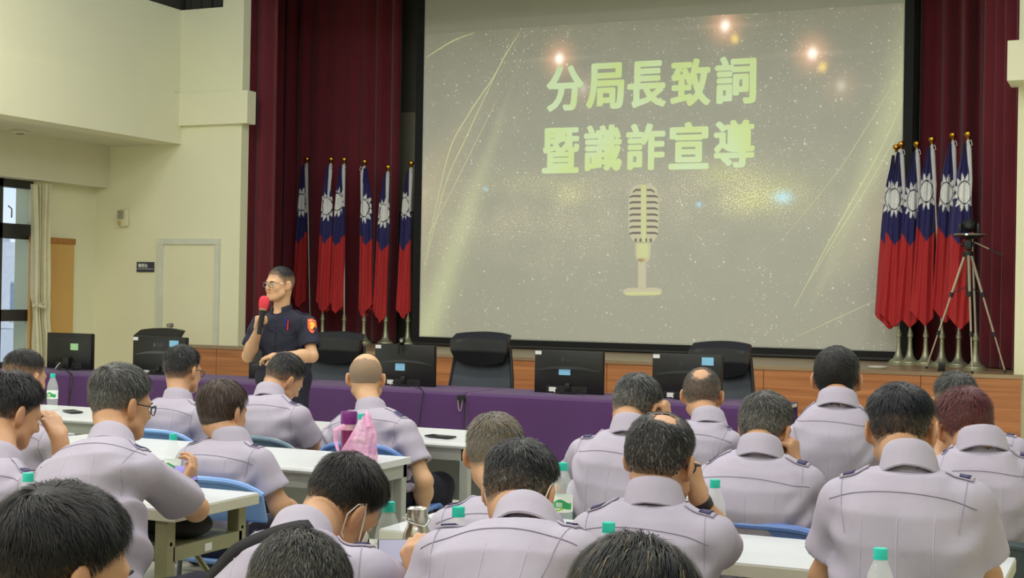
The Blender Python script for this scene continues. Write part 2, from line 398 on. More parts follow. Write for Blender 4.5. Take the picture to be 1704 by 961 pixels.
# outside: brick pier close to the window, pale tower blocks beyond
bm_ = bpy.data.materials.new('outside_brick'); bm_.use_nodes = True; nt = bm_.node_tree; bb = nt.nodes['Principled BSDF']
bt = nt.nodes.new('ShaderNodeTexBrick'); bt.inputs['Color1'].default_value = (*lin((176, 174, 178)), 1); bt.inputs['Color2'].default_value = (*lin((158, 156, 162)), 1); bt.inputs['Mortar'].default_value = (*lin((232, 232, 232)), 1)
bt.inputs['Scale'].default_value = 2.6; bt.inputs['Mortar Size'].default_value = .02
tc = nt.nodes.new('ShaderNodeTexCoord'); sx_ = nt.nodes.new('ShaderNodeSeparateXYZ'); nt.links.new(tc.outputs['Object'], sx_.inputs[0]); ad = nt.nodes.new('ShaderNodeMath'); nt.links.new(sx_.outputs[0], ad.inputs[0]); nt.links.new(sx_.outputs[1], ad.inputs[1])
cx_ = nt.nodes.new('ShaderNodeCombineXYZ'); nt.links.new(ad.outputs[0], cx_.inputs[0]); nt.links.new(sx_.outputs[2], cx_.inputs[1]); nt.links.new(cx_.outputs[0], bt.inputs['Vector']); nt.links.new(bt.outputs[0], bb.inputs['Base Color'])
XO = -11.6
pa = PX(43, 400, XO-.3).y; pb = pa+1.5
tag(MB().box((XO-.3, pa, 0), (XO, pb, 4)).build('brick_pier', bm_), 'grey tiled pier standing just outside the window', 'pier')
def tower(lab, u0, u1, vtop, X, col, floors, grp=None):
    a_, b_ = PX(u0, 450, X), PX(u1, 450, X); zt = PX(u0, vtop, X).z
    t = thing('apartment_building', lab, 'building', (X, a_.y, -6)); 
    MB().box((X-6, a_.y, -6), (X, b_.y, zt)).build('facade', mat('tower_%d' % u0, col, .8), t, world=True)
    for i in range(floors):
        z = zt-1.2-i*1.7
        for q in range(3):
            yy = a_.y+(b_.y-a_.y)*(q+.5)/3
            MB().box((X-.02, yy-.16*(b_.y-a_.y)/1.5, z-.9), (X+.05, yy+.16*(b_.y-a_.y)/1.5, z)).build('window', mat('tower_glass', (150, 165, 180), .3), t, world=True)
        MB().box((X, a_.y, z-1.15), (X+.35, b_.y, z-1.0)).build('balcony_slab', mat('tower_slab', (205, 205, 205), .8), t, world=True)
tower('pale apartment tower seen through the middle window panes', 17, 41, 402, -30, (232, 232, 232), 5)
tower('narrow grey apartment block left of the pale tower through the window', 4, 16, 380, -44, (205, 208, 214), 7)
tower('white wall block low outside the window beyond the sill', -10, 42, 548, -20, (222, 224, 226), 3)
# window curtain (tied)
CU = mat('window_curtain_cloth', (206, 200, 166), .9, var=.05, vscale=12, sheen=.2)
XC = XL+.14
def wcurt(s, t_):
    # s across, t from top to bottom
    v = 306+t_*(760-306)
    if t_ < .5: uL, uR = 52+t_*2*6, 81-t_*2*3
    else: uL, uR = 58-(t_-.5)*2*2, 78+(t_-.5)*2*2
    if t_ < .42: uL = 53+t_*6; uR = 80-t_*8
    a_ = PX(uL, v, XC); b_ = PX(uR, v, XC)
    y = a_.y+(b_.y-a_.y)*s; z = a_.z+(b_.z-a_.z)*s
    amp = .05*(1-.4*math.exp(-((t_-.48)/.06)**2))
    return Vector((XC+amp*math.sin(s*2*math.pi*4.5+t_*.8)+.01*math.sin(9*t_+s*4), y+.012*math.sin(s*35), z))
t = thing('window_curtain', 'pale beige curtain gathered and tied at the window edge', 'curtain', (XC, 11.6, 0))
solid(MB().grid(wcurt, 90, 60).build('curtain_cloth', CU, t, True, True, fix=False), .004)
v = PX(60, 508, XC+.04); v2 = PX(76, 507, XC+.04)
MB().tube([v+Vector((.02, 0, 0)), (v+v2)/2+Vector((.05, 0, -.02)), v2+Vector((.0, 0, .02)), (v+v2)/2+Vector((-.06, 0, 0)), v+Vector((-.03, 0, 0))], .018, 8).build('tie_band', CU, t, True, True)

# ------------------------------------------------------------------ stage curtains
RED = mat('stage_velvet', (104, 24, 36), .85, var=.08, vscale=5, sheen=.25)
def pleated(name, lab, path, z0, z1, per, amp, seed, grp=None):
    rr = random.Random(seed); pts = [Vector((x, y, 0)) for x, y in path]
    seg = [(pts[i+1]-pts[i]).length for i in range(len(pts)-1)]; L = sum(seg); nu = int(L/per*12); ph = [rr.uniform(-.8, .8) for _ in range(40)]
    def f(s, t_):
        d = s*L; i = 0
        while i < len(seg)-1 and d > seg[i]: d -= seg[i]; i += 1
        a_, b_ = pts[i], pts[i+1]; di = (b_-a_).normalized(); p = a_+di*d; nrm = Vector((di.y, -di.x, 0))
        k_ = s*L/per; w_ = amp*(.6+.4*math.sin(k_*.7+ph[int(k_) % 40]))
        return p+nrm*(w_*math.sin(2*math.pi*k_+.5*math.sin(k_*1.3+seed)+.12*math.sin(t_*6+k_)))+Vector((0, 0, z0+(z1-z0)*t_))
    o = MB().grid(f, nu, 14).build(name, RED, None, True, fix=False); solid(o, .008); return tag(o, lab, 'curtain', grp)
x = lambda u, Y: P(u, 400, Y).x
pleated('stage_curtain', 'bright dark red curtain leg hanging against the cream wall left of the stage', [(x(400, 12.62), 12.62), (x(456, 12.75), 12.75)], SH+.01, 5.4, .17, .05, 1)
pleated('stage_curtain', 'deep red pleated backdrop curtain behind the six flags left of the screen', [(x(425, 13.6), 13.6), (x(470, 14.2), 14.2), (x(663, 14.3), 14.3)], SH+.01, 5.4, .2, .06, 2)
pleated('stage_curtain', 'deep red pleated backdrop curtain behind the six flags right of the screen', [(x(1527, 14.3), 14.3), (x(1640, 14.2), 14.2), (x(1680, 13.9), 13.9)], SH+.01, 5.4, .2, .06, 3)
pleated('stage_curtain', 'dark red curtain leg hanging against the cream wall right of the stage', [(x(1632, 13.5), 13.5), (x(1700, 13.0), 13.0)], SH+.01, 5.4, .19, .05, 4)
# panels on the stage's back wall seen beside the screen
a, b = P(664, 188, SB), P(694, 352, SB)
tag(MB().box((a.x-.3, SB-.03, b.z), (b.x+.3, SB, a.z), .005).build('wall_board', mat('board_grey', (140, 136, 116), .8)), 'grey board on the back wall between left curtain and screen', 'board')

# ------------------------------------------------------------------ screen
YS = 14.05
BLK = mat('screen_border', (16, 16, 17), .7, var=0)
s0, s1 = P(702, 300, YS).x, P(1501.5, 300, YS).x
zb = P(1100, 572.5, YS).z
CAN = mat('screen_canvas', (200, 202, 188), .8, var=0)
scr = thing('projection_screen', 'large projection screen with a glowing golden title slide above the stage', 'projection screen', (0.5*(s0+s1), YS, zb))
MB().box((s0, YS, zb), (s1, YS+.01, 5.3)).build('canvas', CAN, scr, world=True)
MB().box((s0-.09, YS-.01, zb+.001), (s0, YS+.02, 5.3)).box((s1, YS-.01, zb+.001), (s1+.09, YS+.02, 5.3)).box((s0-.09, YS-.012, zb-.1), (s1+.09, YS+.02, zb)).build('border', BLK, scr, world=True)
MB().box((s0-.16, YS-.03, 0.885), (s1+.16, YS+.06, zb-.06), .01).build('bottom_casing', mat('casing_dark', (44, 43, 38), .5), scr, world=True)
# slide
p0, p1 = P(708, 57, YS).x, s1-.01
pzt, pzb = P(1000, 38, YS).z, zb+.01
class NT:
    def __init__(s, nt): s.nt = nt
    def m(s, op, a, b=None, c=None, clamp=False):
        n = s.nt.nodes.new('ShaderNodeMath'); n.operation = op; n.use_clamp = clamp
        for i, x_ in enumerate((a, b, c)):
            if x_ is None: continue
            if isinstance(x_, (int, float)): n.inputs[i].default_value = x_
            else: s.nt.links.new(x_, n.inputs[i])
        return n.outputs[0]
    def col(s, rgb, f):
        n = s.nt.nodes.new('ShaderNodeVectorMath'); n.operation = 'SCALE'; n.inputs[0].default_value = rgb; s.nt.links.new(f, n.inputs['Scale']); return n.outputs[0]
    def vadd(s, a, b):
        n = s.nt.nodes.new('ShaderNodeVectorMath'); n.operation = 'ADD'; s.nt.links.new(a, n.inputs[0]); s.nt.links.new(b, n.inputs[1]); return n.outputs[0]
sm = bpy.data.materials.new('projected_slide'); sm.use_nodes = True; nt = sm.node_tree; q = NT(nt); pb_ = nt.nodes['Principled BSDF']
tc = nt.nodes.new('ShaderNodeTexCoord'); sep = nt.nodes.new('ShaderNodeSeparateXYZ'); nt.links.new(tc.outputs['Object'], sep.inputs[0])
GX, GZ = sep.outputs[0], sep.outputs[2]
def loc_(u, v):
    p = P(u, v, YS); return p.x-p0, p.z-pzb
def noise(scale, detail=4, thr=(.4, .7)):
    n = nt.nodes.new('ShaderNodeTexNoise'); n.inputs['Scale'].default_value = scale; n.inputs['Detail'].default_value = detail; nt.links.new(tc.outputs['Object'], n.inputs['Vector'])
    r = nt.nodes.new('ShaderNodeMapRange'); r.inputs['From Min'].default_value = thr[0]; r.inputs['From Max'].default_value = thr[1]; nt.links.new(n.outputs[0], r.inputs[0]); return r.outputs[0]
def stars(scale, rad, br):
    vn = nt.nodes.new('ShaderNodeTexVoronoi'); vn.inputs['Scale'].default_value = scale; nt.links.new(tc.outputs['Object'], vn.inputs['Vector'])
    sepc = nt.nodes.new('ShaderNodeSeparateXYZ'); nt.links.new(vn.outputs['Color'], sepc.inputs[0])
    sz = q.m('MULTIPLY', q.m('POWER', sepc.outputs[0], 4), rad)
    return q.m('MULTIPLY', q.m('SUBTRACT', 1, q.m('DIVIDE', vn.outputs['Distance'], q.m('ADD', sz, .001)), clamp=True), br)
def blob(u, v, ru, rv=None):
    x_, z_ = loc_(u, v); rv = rv or ru; s_ = 155
    e = q.m('ADD', q.m('POWER', q.m('DIVIDE', q.m('SUBTRACT', GX, x_), ru/s_), 2), q.m('POWER', q.m('DIVIDE', q.m('SUBTRACT', GZ, z_), rv/s_), 2))
    return q.m('EXPONENT', q.m('MULTIPLY', e, -1))
def beam(u0, v0, u1, v1, wpx, soft=1.0):
    a_, b_ = loc_(u0, v0), loc_(u1, v1); dx, dz = b_[0]-a_[0], b_[1]-a_[1]; L = math.hypot(dx, dz); nx, nz = -dz/L, dx/L
    d = q.m('ADD', q.m('MULTIPLY', q.m('SUBTRACT', GX, a_[0]), nx), q.m('MULTIPLY', q.m('SUBTRACT', GZ, a_[1]), nz))
    t_ = q.m('DIVIDE', q.m('ADD', q.m('MULTIPLY', q.m('SUBTRACT', GX, a_[0]), dx/L), q.m('MULTIPLY', q.m('SUBTRACT', GZ, a_[1]), dz/L)), L)
    w_ = q.m('MAXIMUM', q.m('MULTIPLY', t_, wpx/155), .01)
    g = q.m('EXPONENT', q.m('MULTIPLY', q.m('POWER', q.m('DIVIDE', d, w_), 2), -1))
    return q.m('MULTIPLY', g, q.m('MULTIPLY', t_, 1, clamp=True))
zn = q.m('DIVIDE', GZ, pzt-pzb)
acc = q.col((.030, .022, .014), q.m('ADD', q.m('MULTIPLY', zn, 0), 1))
speck = noise(75, 2, (.45, .72)); dust = noise(2.2, 5, (.35, .7))
band = q.m('ADD', blob(1060, 330, 480, 55), q.m('MULTIPLY', blob(900, 400, 260, 60), .6))
acc = q.vadd(acc, q.col((.40, .31, .17), q.m('MULTIPLY', q.m('MULTIPLY', band, speck), q.m('ADD', dust, .25))))
gold = q.m('ADD', q.m('ADD', blob(1290, 320, 55, 28), blob(1210, 290, 50, 22)), q.m('ADD', blob(1240, 335, 40, 20), q.m('ADD', q.m('MULTIPLY', blob(950, 325, 28, 18), .8), q.m('MULTIPLY', blob(900, 305, 70, 14), .35))))
acc = q.vadd(acc, q.col((.55, .55, .08), q.m('MULTIPLY', gold, q.m('ADD', q.m('MULTIPLY', speck, .9), .1))))
acc = q.vadd(acc, q.col((.05, .35, .60), q.m('ADD', blob(1303, 328, 14, 9), q.m('ADD', q.m('MULTIPLY', blob(1163, 340, 5, 4), .9), q.m('MULTIPLY', blob(808, 314, 4, 4), .7)))))
for (u, v, k_) in ((931, 98, 1), (1207, 43, 1), (1352, 89, 1), (1400, 143, .25), (971, 148, .2)):
    acc = q.vadd(acc, q.col((.85*k_, .95*k_, .9*k_), blob(u, v, 7, 9)))
    acc = q.vadd(acc, q.col((.55*k_, .22*k_, .10*k_), blob(u, v, 22, 24)))
    acc = q.vadd(acc, q.col((.10*k_, .07*k_, .05*k_), blob(u, v, 60, 4)))
for (u, v) in ((1223, 65), (1369, 112)):
    acc = q.vadd(acc, q.col((.7, .45, .02), blob(u, v, 6, 7)))
for (a4, wp, cc) in (((880, 60, 715, 540), 26, (.16, .20, .07)), ((850, 110, 690, 330), 60, (.14, .09, .03)), ((1330, 560, 1512, 130), 30, (.18, .20, .07)), ((1340, 500, 1530, 330), 55, (.13, .09, .04)), ((900, 90, 690, 540), 75, (.06, .055, .02)), ((1300, 560, 1540, 200), 80, (.06, .055, .02))):
    acc = q.vadd(acc, q.col(cc, beam(*a4, wp)))
acc = q.vadd(acc, q.col((.11, .095, .07), q.m('MULTIPLY', q.m('MULTIPLY', speck, dust), q.m('ADD', .35, zn))))
acc = q.vadd(acc, q.col((.6, .6, .56), q.m('ADD', stars(9, .12, 1.2), q.m('ADD', stars(20, .30, 1.0), q.m('MULTIPLY', stars(44, .5, .9), q.m('ADD', dust, .3))))))
pb_.inputs['Base Color'].default_value = (*lin((200, 202, 188)), 1); pb_.inputs['Roughness'].default_value = .8
nt.links.new(acc, pb_.inputs['Emission Color']); pb_.inputs['Emission Strength'].default_value = .8
sl = MB().box((0, 0, 0), (p1-p0, .004, pzt-pzb)).build('slide_image', sm, scr); sl.location = Vector((p0, YS-.006, pzb))-scr.location
def emis(name, rgb, e, st, e2=None):
    m = bpy.data.materials.new(name); m.use_nodes = True; b = m.node_tree.nodes['Principled BSDF']
    b.inputs['Base Color'].default_value = (*lin(rgb), 1); b.inputs['Roughness'].default_value = .8
    b.inputs['Emission Color'].default_value = (*e, 1); b.inputs['Emission Strength'].default_value = st
    if e2:
        n2 = m.node_tree; tc_ = n2.nodes.new('ShaderNodeTexCoord'); nz = n2.nodes.new('ShaderNodeTexNoise'); nz.inputs['Scale'].default_value = 1.5
        cr = n2.nodes.new('ShaderNodeValToRGB'); cr.color_ramp.elements[0].position = .42; cr.color_ramp.elements[1].position = .6
        cr.color_ramp.elements[0].color = (*e, 1); cr.color_ramp.elements[1].color = (*e2, 1)
        n2.links.new(tc_.outputs['Object'], nz.inputs['Vector']); n2.links.new(nz.outputs[0], cr.inputs[0]); n2.links.new(cr.outputs[0], b.inputs['Emission Color'])
    return m
LET = emis('title_light', (212, 212, 196), (.28, .42, .05), .85, (.30, .46, .20))
chars = [('分', 940, 147), ('局', 1007, 143), ('長', 1076, 140), ('致', 1149, 137), ('詞', 1224, 133), ('暨', 933, 250), ('識', 1003, 246), ('詐', 1074, 244), ('宣', 1146, 242), ('導', 1222, 239)]
vs_, fs_ = [], []
for ch, u, v in chars:
    me0 = text_mesh(ch, .46, .0008, .0); me = bpy.data.meshes.new('glyph'); bb_ = bmesh.new()
    for ki in range(13):
        ra_ = 0 if ki == 12 else .019; mc = me0.copy(); mc.transform(Matrix.Translation((ra_*math.cos(ki*math.pi/6), ra_*math.sin(ki*math.pi/6)*.6, ki*.00008))); bb_.from_mesh(mc)
    bb_.to_mesh(me); bb_.free()
    cxs = np.array([w_.co for w_ in me.vertices]); mn, mx = cxs.min(0), cxs.max(0); c = P(u, v, YS-.009); sx_, sz_ = .425/(mx[0]-mn[0]), .485/(mx[1]-mn[1])
    b_ = len(vs_)
    for p in cxs: vs_.append((c.x+(p[0]-(mn[0]+mx[0])/2)*sx_, YS-.009+p[2], c.z+(p[1]-(mn[1]+mx[1])/2)*sz_))
    fs_ += [tuple(b_+i for i in pl_.vertices) for pl_ in me.polygons]
me = bpy.data.meshes.new('title_lettering'); me.from_pydata(vs_, [], fs_); link('title_lettering', me, LET, scr, world=True)
# golden microphone of the slide
def flat(mb, pts, d=0): mb.prism([P(u, v, YS-.008-d) for u, v in pts], (0, .002, 0))
GD = emis('gold_light', (212, 212, 196), (.26, .30, .02), .8); GD2 = emis('pale_gold_light', (212, 212, 196), (.24, .19, .09), .7); GD3 = emis('mic_slot', (150, 148, 136), (.02, .02, .02), .1)
w = MB(); ol = []
for k_ in range(24):
    an = 2*math.pi*k_/24; cu, su = math.cos(an), math.sin(an)
    ol.append((1071+25.5*math.copysign(abs(cu)**.45, cu), 355-48*math.copysign(abs(su)**.62, su)))
flat(w, ol); flat(w, [(1057, 404), (1083, 404), (1082, 430), (1076, 436), (1066, 436), (1058, 430)]); flat(w, [(1062, 430), (1075, 430), (1075, 480), (1062, 480)])
flat(w, [(1037, 482), (1045, 479), (1092, 478), (1101, 481), (1101, 488), (1090, 491.5), (1048, 492), (1037, 488)])
w.build('microphone_picture', GD2, scr, world=True)
w = MB()
for i in range(8):
    vv = 314+i*10.2; dd = 2 if i else 4
    for sgn in (-1, 1):
        a_ = 1071+sgn*5; b_ = 1071+sgn*(23.5 if i else 18); flat(w, [(a_, vv), (b_-sgn*5, vv), (b_, vv+dd), (b_, vv+dd+3), (b_-sgn*5, vv+3.6), (a_, vv+3.6)][::sgn], .003)
for uu in (1058, 1066, 1075, 1083): flat(w, [(uu-2, 397), (uu+1.5, 396), (uu+1.5, 402), (uu-2, 402)], .003)
w.build('microphone_slots', GD3, scr, world=True)
for pl_ in ([(1067, 307), (1075, 307), (1074, 402), (1068, 402)], [(1061, 405), (1078, 405), (1078, 428), (1061, 428)], [(1040, 486), (1099, 485), (1098, 490), (1041, 491)]):
    w = MB(); flat(w, pl_, .004); w.build('microphone_highlight', GD, scr, world=True)
# golden light streaks
ST = emis('streak_light', (212, 212, 196), (.34, .36, .12), .8)
def streak(pts, wd):
    w = MB(); n = len(pts); L_ = []; R_ = []
    fine = []
    for i in range(n-1):
        for j in range(6):
            t_ = j/6; p_ = [pts[max(i-1, 0)], pts[i], pts[i+1], pts[min(i+2, n-1)]]
            fine.append(tuple(.5*(2*p_[1][c]+(p_[2][c]-p_[0][c])*t_+(2*p_[0][c]-5*p_[1][c]+4*p_[2][c]-p_[3][c])*t_*t_+(3*p_[1][c]-p_[0][c]-3*p_[2][c]+p_[3][c])*t_**3) for c in (0, 1)))
    fine.append(pts[-1])
    for i, (u, v) in enumerate(fine):
        a_ = fine[max(i-1, 0)]; b_ = fine[min(i+1, len(fine)-1)]; dx, dy = b_[0]-a_[0], b_[1]-a_[1]; l_ = math.hypot(dx, dy); f_ = wd*math.sin(math.pi*min(max(i/(len(fine)-1), .02), .98))**.5
        L_.append(P(u-dy/l_*f_, v+dx/l_*f_, YS-.0075)); R_.append(P(u+dy/l_*f_, v-dx/l_*f_, YS-.0075))
    w.add(L_+R_, [(i, i+1, len(fine)+i+1, len(fine)+i) for i in range(len(fine)-1)]); w.build('light_streak', ST, scr, world=True)
for pts, wd in (([(709, 96), (733, 80), (758, 66), (790, 54)], .9), ([(866, 52), (842, 90), (820, 130), (780, 190), (745, 260), (706, 440)], .8), ([(846, 80), (812, 150), (775, 230), (740, 310), (706, 450)], .6), ([(830, 160), (790, 240), (750, 320), (708, 400)], .4),
                ([(1505, 160), (1470, 240), (1420, 330), (1370, 420), (1320, 515)], .7), ([(1500, 210), (1450, 300), (1400, 380), (1345, 470)], .6), ([(1504, 110), (1440, 215), (1390, 290), (1300, 400)], .4), ([(1478, 489), (1430, 512), (1380, 535), (1325, 560)], .4)): streak(pts, wd)
# ------------------------------------------------------------------ flags
POLE = mat('pole_metal', (176, 172, 160), .35, .7); BASEM = mat('stand_metal', (164, 164, 136), .42, .6, var=.1, vscale=20); BALL = mat('brass', (205, 150, 50), .2, 1)
FLAGM = mat('flag_cloth', (255, 255, 255), .7, attr='tone', var=.03, sheen=.1); SLV = mat('flag_sleeve', (205, 202, 200), .8)
def flag_cloth(seed, H, wb, sun, dirx):
    """furled flag hanging from the finial: closed, folded sheet; local z down from 0, x sideways."""
    rr = random.Random(seed); n, m_ = 72, 200; ph = rr.uniform(0, 6)
    vs = []; cols = []
    blue = lin((34, 30, 88)); red = lin((178, 34, 36)); wht = lin((226, 226, 222)); navy = lin((26, 24, 60))
    suncx, suncz, R = sun[0], -sun[1], .092
    for j in range(m_+1):
        t = j/m_
        wd = .010+.030*min(t/.16, 1)+.022*min(max((t-.08)/.3, 0), 1)+wb*.16*t+.005*math.sin(t*5+ph)
        wd *= 1 if t < .86 else 1
        for i in range(n):
            a = 2*math.pi*i/n; c, s = math.cos(a), math.sin(a)
            # bottom edge drops to a point on one side
            zz = -H*t
            if t > .8: zz = -H*.8-(t-.8)/.2*H*.2*(.55+.45*(1-abs(c-.25*dirx*-1)/1.3))
            x = wd*c*(1+.05*math.sin(3*a+ph+t*3)); y = -(.028+.02*t)*s*(1+.3*math.sin(4*a+ph+t*2)) - .012*math.sin(c*9+ph+t*4)
            cx = dirx*(.012+.05*t*(1-.3*t))
            vs.append((cx+x, y, zz))
            # pattern in the plane of the cloth
            px, pz = x+cx-suncx, zz-suncz; r = math.hypot(px*1.75, pz); an = math.atan2(pz, px*1.75)
            bz = -H*.46-.13*(1-abs(c-.25*math.sin(ph))/1.1)+.02*math.sin(ph)
            col = blue if zz > bz else red
            if zz > bz:
                k = abs(((an/(2*math.pi)*12) % 1)-.5)*2
                if r < R: col = wht
                elif r < R*1.13: col = navy
                elif r < R*1.13+R*.80*(1-k*1.0): col = wht
            cols.append(col)
    fs = [(j*n+i, j*n+(i+1) % n, (j+1)*n+(i+1) % n, (j+1)*n+i) for j in range(m_) for i in range(n)]
    me = np_mesh('flag_cloth', vs, fs, np.array(cols)); return me
def flag(lab, base, ball, seed, grp, H=1.62, wb=.2, dirx=-1):
    b = PZ(base[0], base[1], SH); tp = P(ball[0], ball[1], b.y); L = tp-b
    t = thing('flag', lab, 'flag', b, 0, grp)
    MB().lathe([(0, 0), (.105, 0), (.105, .010), (.088, .016), (.086, .028), (.052, .05), (.032, .09), (.022, .15), (.018, .24), (.019, .25), (.026, .255), (.026, .285), (.019, .29), (.018, .32), (.0, .32)], (0, 0, 0), 28).build('stand', BASEM, t, True)
    d = L.normalized()
    MB().tube([Vector((0, 0, .3)), L], .0125, 10).build('pole', POLE, t, True)
    MB().lathe([(0, -.035), (.02, -.034), (.013, -.02), (.028, -.008), (.033, .006), (.028, .024), (.012, .034), (0, .036)], L, 18).build('finial', BALL, t, True)
    me = flag_cloth(seed, H, wb, (dirx*(.022+.018*math.sin(seed*4.1)), .43+.03*math.sin(seed*2.3)), dirx); cl = link('flag_cloth', me, FLAGM, t, True); cl.location = L+Vector((dirx*.012, -.02, -.07))
    # white sleeve and tie cords
    rr = random.Random(seed); s = -dirx
    MB().tube([L+Vector((0, -.018, -.05)), L+Vector((s*.012, -.03, -.12)), L*.80+Vector((s*.012, -.035, 0)), L*.72+Vector((s*.008, -.03, 0))], [.012, .022, .017, .006], 8).build('sleeve', SLV, t, True)
    MB().tube([L+Vector((0, -.02, -.06)), L+Vector((s*.03, -.04, -.05)), L+Vector((s*.04, -.04, -.09)), L+Vector((s*.02, -.04, -.1))], .004, 5).build('tie_cord', SLV, t, True)
    return t
FL = [((515, 567), (511, 265.5), 'leftmost flag of all, its red tail hanging behind the standing speaker'),
      ((536, 570), (551, 266), 'second flag left of the screen, rising behind the speaker\'s shoulder patch'),
      ((572, 571), (573, 266.5), 'third flag left of the screen, its stand hidden by the first tall black chair'),
      ((605, 572), (607, 270), 'fourth flag left of the screen, third from the screen edge'),
      ((641, 573), (646, 279), 'lowest topped flag left of the screen, second from the screen edge'),
      ((678, 573.5), (684.5, 272.5), 'flag hanging directly beside the left edge of the screen')]
for i, (b, a, l) in enumerate(FL): flag(l, b, a, i, 'furled flags left of the screen', 1.66, .15, -1 if i in (0, 1, 4, 2) else (1 if i == 3 else -1))
FR_ = [((1495, 605), (1491.6, 246), 'flag overlapping the right edge of the screen, lowest topped on the right'),
       ((1514, 606), (1500, 241), 'second flag from the screen on the right, its pole leaning left'),
       ((1540, 607), (1526, 240.5), 'third flag from the screen on the right side of the stage'),
       ((1567, 609), (1551, 233), 'flag directly left of the tripod on the right side of the stage'),
       ((1595, 610), (1586, 226), 'flag hanging behind the left leg of the tripod'),
       ((1623, 615), (1611, 224.5), 'rightmost flag, standing right behind the tripod')]
for i, (b, a, l) in enumerate(FR_): flag(l, b, a, 10+i, 'furled flags right of the screen', 1.62, .28, -1)

# ------------------------------------------------------------------ tripod with camera, plate, small black box on the stage
ALU = mat('tripod_aluminium', (176, 160, 138), .35, .6); BLKP = mat('black_plastic', (24, 24, 26), .45, var=0)
c0 = P(1611, 421, 12.65); t = thing('tripod', 'light metal tripod standing on the stage in front of the right flags', 'tripod', (c0.x, 12.65, SH))
feet = [PZ(1541, 613, SH+.01), PZ(1618, 621, SH+.01), PZ(1673, 619.5, SH+.01)]
for f in feet:
    tp = c0+(f-c0).normalized()*.03+Vector(((f.x-c0.x)*.06, (f.y-c0.y)*.06, 0)); d = f-tp
    lg = MB().tube([tp, tp+d*.34], .012, 8).tube([tp+d*.34, tp+d*.68], .009, 8).tube([tp+d*.68, f], .0065, 8).build('leg', ALU, t, True, True)
    MB().tube([tp+d*.32, tp+d*.36], .017, 8).build('clamp', BLKP, lg, True, True); MB().tube([tp+d*.66, tp+d*.70], .014, 8).build('clamp', BLKP, lg, True, True)
    MB().tube([f-d.normalized()*.02, f], .011, 8).build('foot', BLKP, lg, True, True)
    mid = tp+d*.33; MB().tube([c0+Vector((0, 0, -.28)), mid], .004, 6).build('brace', BLKP, t, True, True)
MB().tube([c0+Vector((0, 0, .1)), c0+Vector((0, 0, -.36))], .011, 8).build('centre_column', BLKP, t, True, True)
MB().tube([c0+Vector((0, 0, -.03)), c0+Vector((0, 0, .015))], .045, 10).build('hub', BLKP, t, True, True)
MB().box(c0+Vector((-.03, -.03, .03)), c0+Vector((.03, .03, .12)), .01).tube([c0+Vector((-.055, 0, .075)), c0+Vector((.055, 0, .075))], .018, 8).build('pan_head', BLKP, t, True, True)
h1 = P(1622, 403, 12.62); h2 = P(1646, 414, 12.55); h3 = P(1668, 425, 12.5)
MB().tube([h1, h2], .006, 8).build('pan_handle', ALU, t, True, True); MB().tube([h2, h3], .008, 8).build('handle_grip', BLKP, t, True, True)
cc = P(1613, 391, 12.65); z0 = cc.z-.03
t = thing('conference_camera', 'black conference camera on a flat oval base on top of the tripod', 'camera', (cc.x, 12.65, z0))
MB().lathe([(0, 0), (.05, 0), (.125, .022), (.13, .034), (.125, .04), (0, .045)], cc+Vector((0, 0, -.03)), 28).build('base', BLKP, t, True, True)
MB().lathe([(.127, .026), (.134, .034), (.127, .041)], cc+Vector((0, 0, -.03)), 28).build('trim_ring', POLE, t, True, True)
for s in (-1, 1): MB().box(cc+Vector((s*.075-.012, -.03, .01)), cc+Vector((s*.075+.012, .03, .10)), .006).build('bracket', BLKP, t, True, True)
MB().lathe([(0, -.06), (.035, -.055), (.055, -.03), (.06, 0), (.055, .03), (.035, .055), (0, .06)], cc+Vector((0, 0, .085)), 20).build('camera_ball', BLKP, t, True, True)
MB().lathe([(0, -.012), (.028, -.01), (.03, 0), (0, 0)], cc+Vector((0, -.058, .085)), 18, Matrix.Rotation(math.radians(-90), 4, 'X')).build('lens', mat('lens_glass', (30, 34, 44), .05), t, True, True)
MB().box(cc+Vector((-.018, -.134, -.006)), cc+Vector((0.0, -.126, .006))).build('status_light', emis('led', (240, 250, 240), (.9, 1, .9), 1.5), t, world=True)
c = PZ(1460, 613, SH); t = tag(MB().lathe([(0, 0), (.06, 0), (.078, .012), (.082, .022), (.07, .02), (0, .01)], c, 28).build('saucer', mat('white_china', (235, 235, 228), .3), None, True), 'small white dish lying on the front edge of the stage', 'dish')
c = PZ(1577, 614, SH); c.y = 12.4
t = thing('desk_microphone', 'small black upright device standing on the stage between the flag stands', 'microphone', (c.x, 12.4, SH))
MB().lathe([(0, 0), (.035, 0), (.035, .01), (.01, .018), (0, .018)], c, 16).build('base', BLKP, t, True, True)
MB().box(c+Vector((-.025, -.012, .012)), c+Vector((.03, .012, .075)), .006, None).build('body', BLKP, t, True, True)

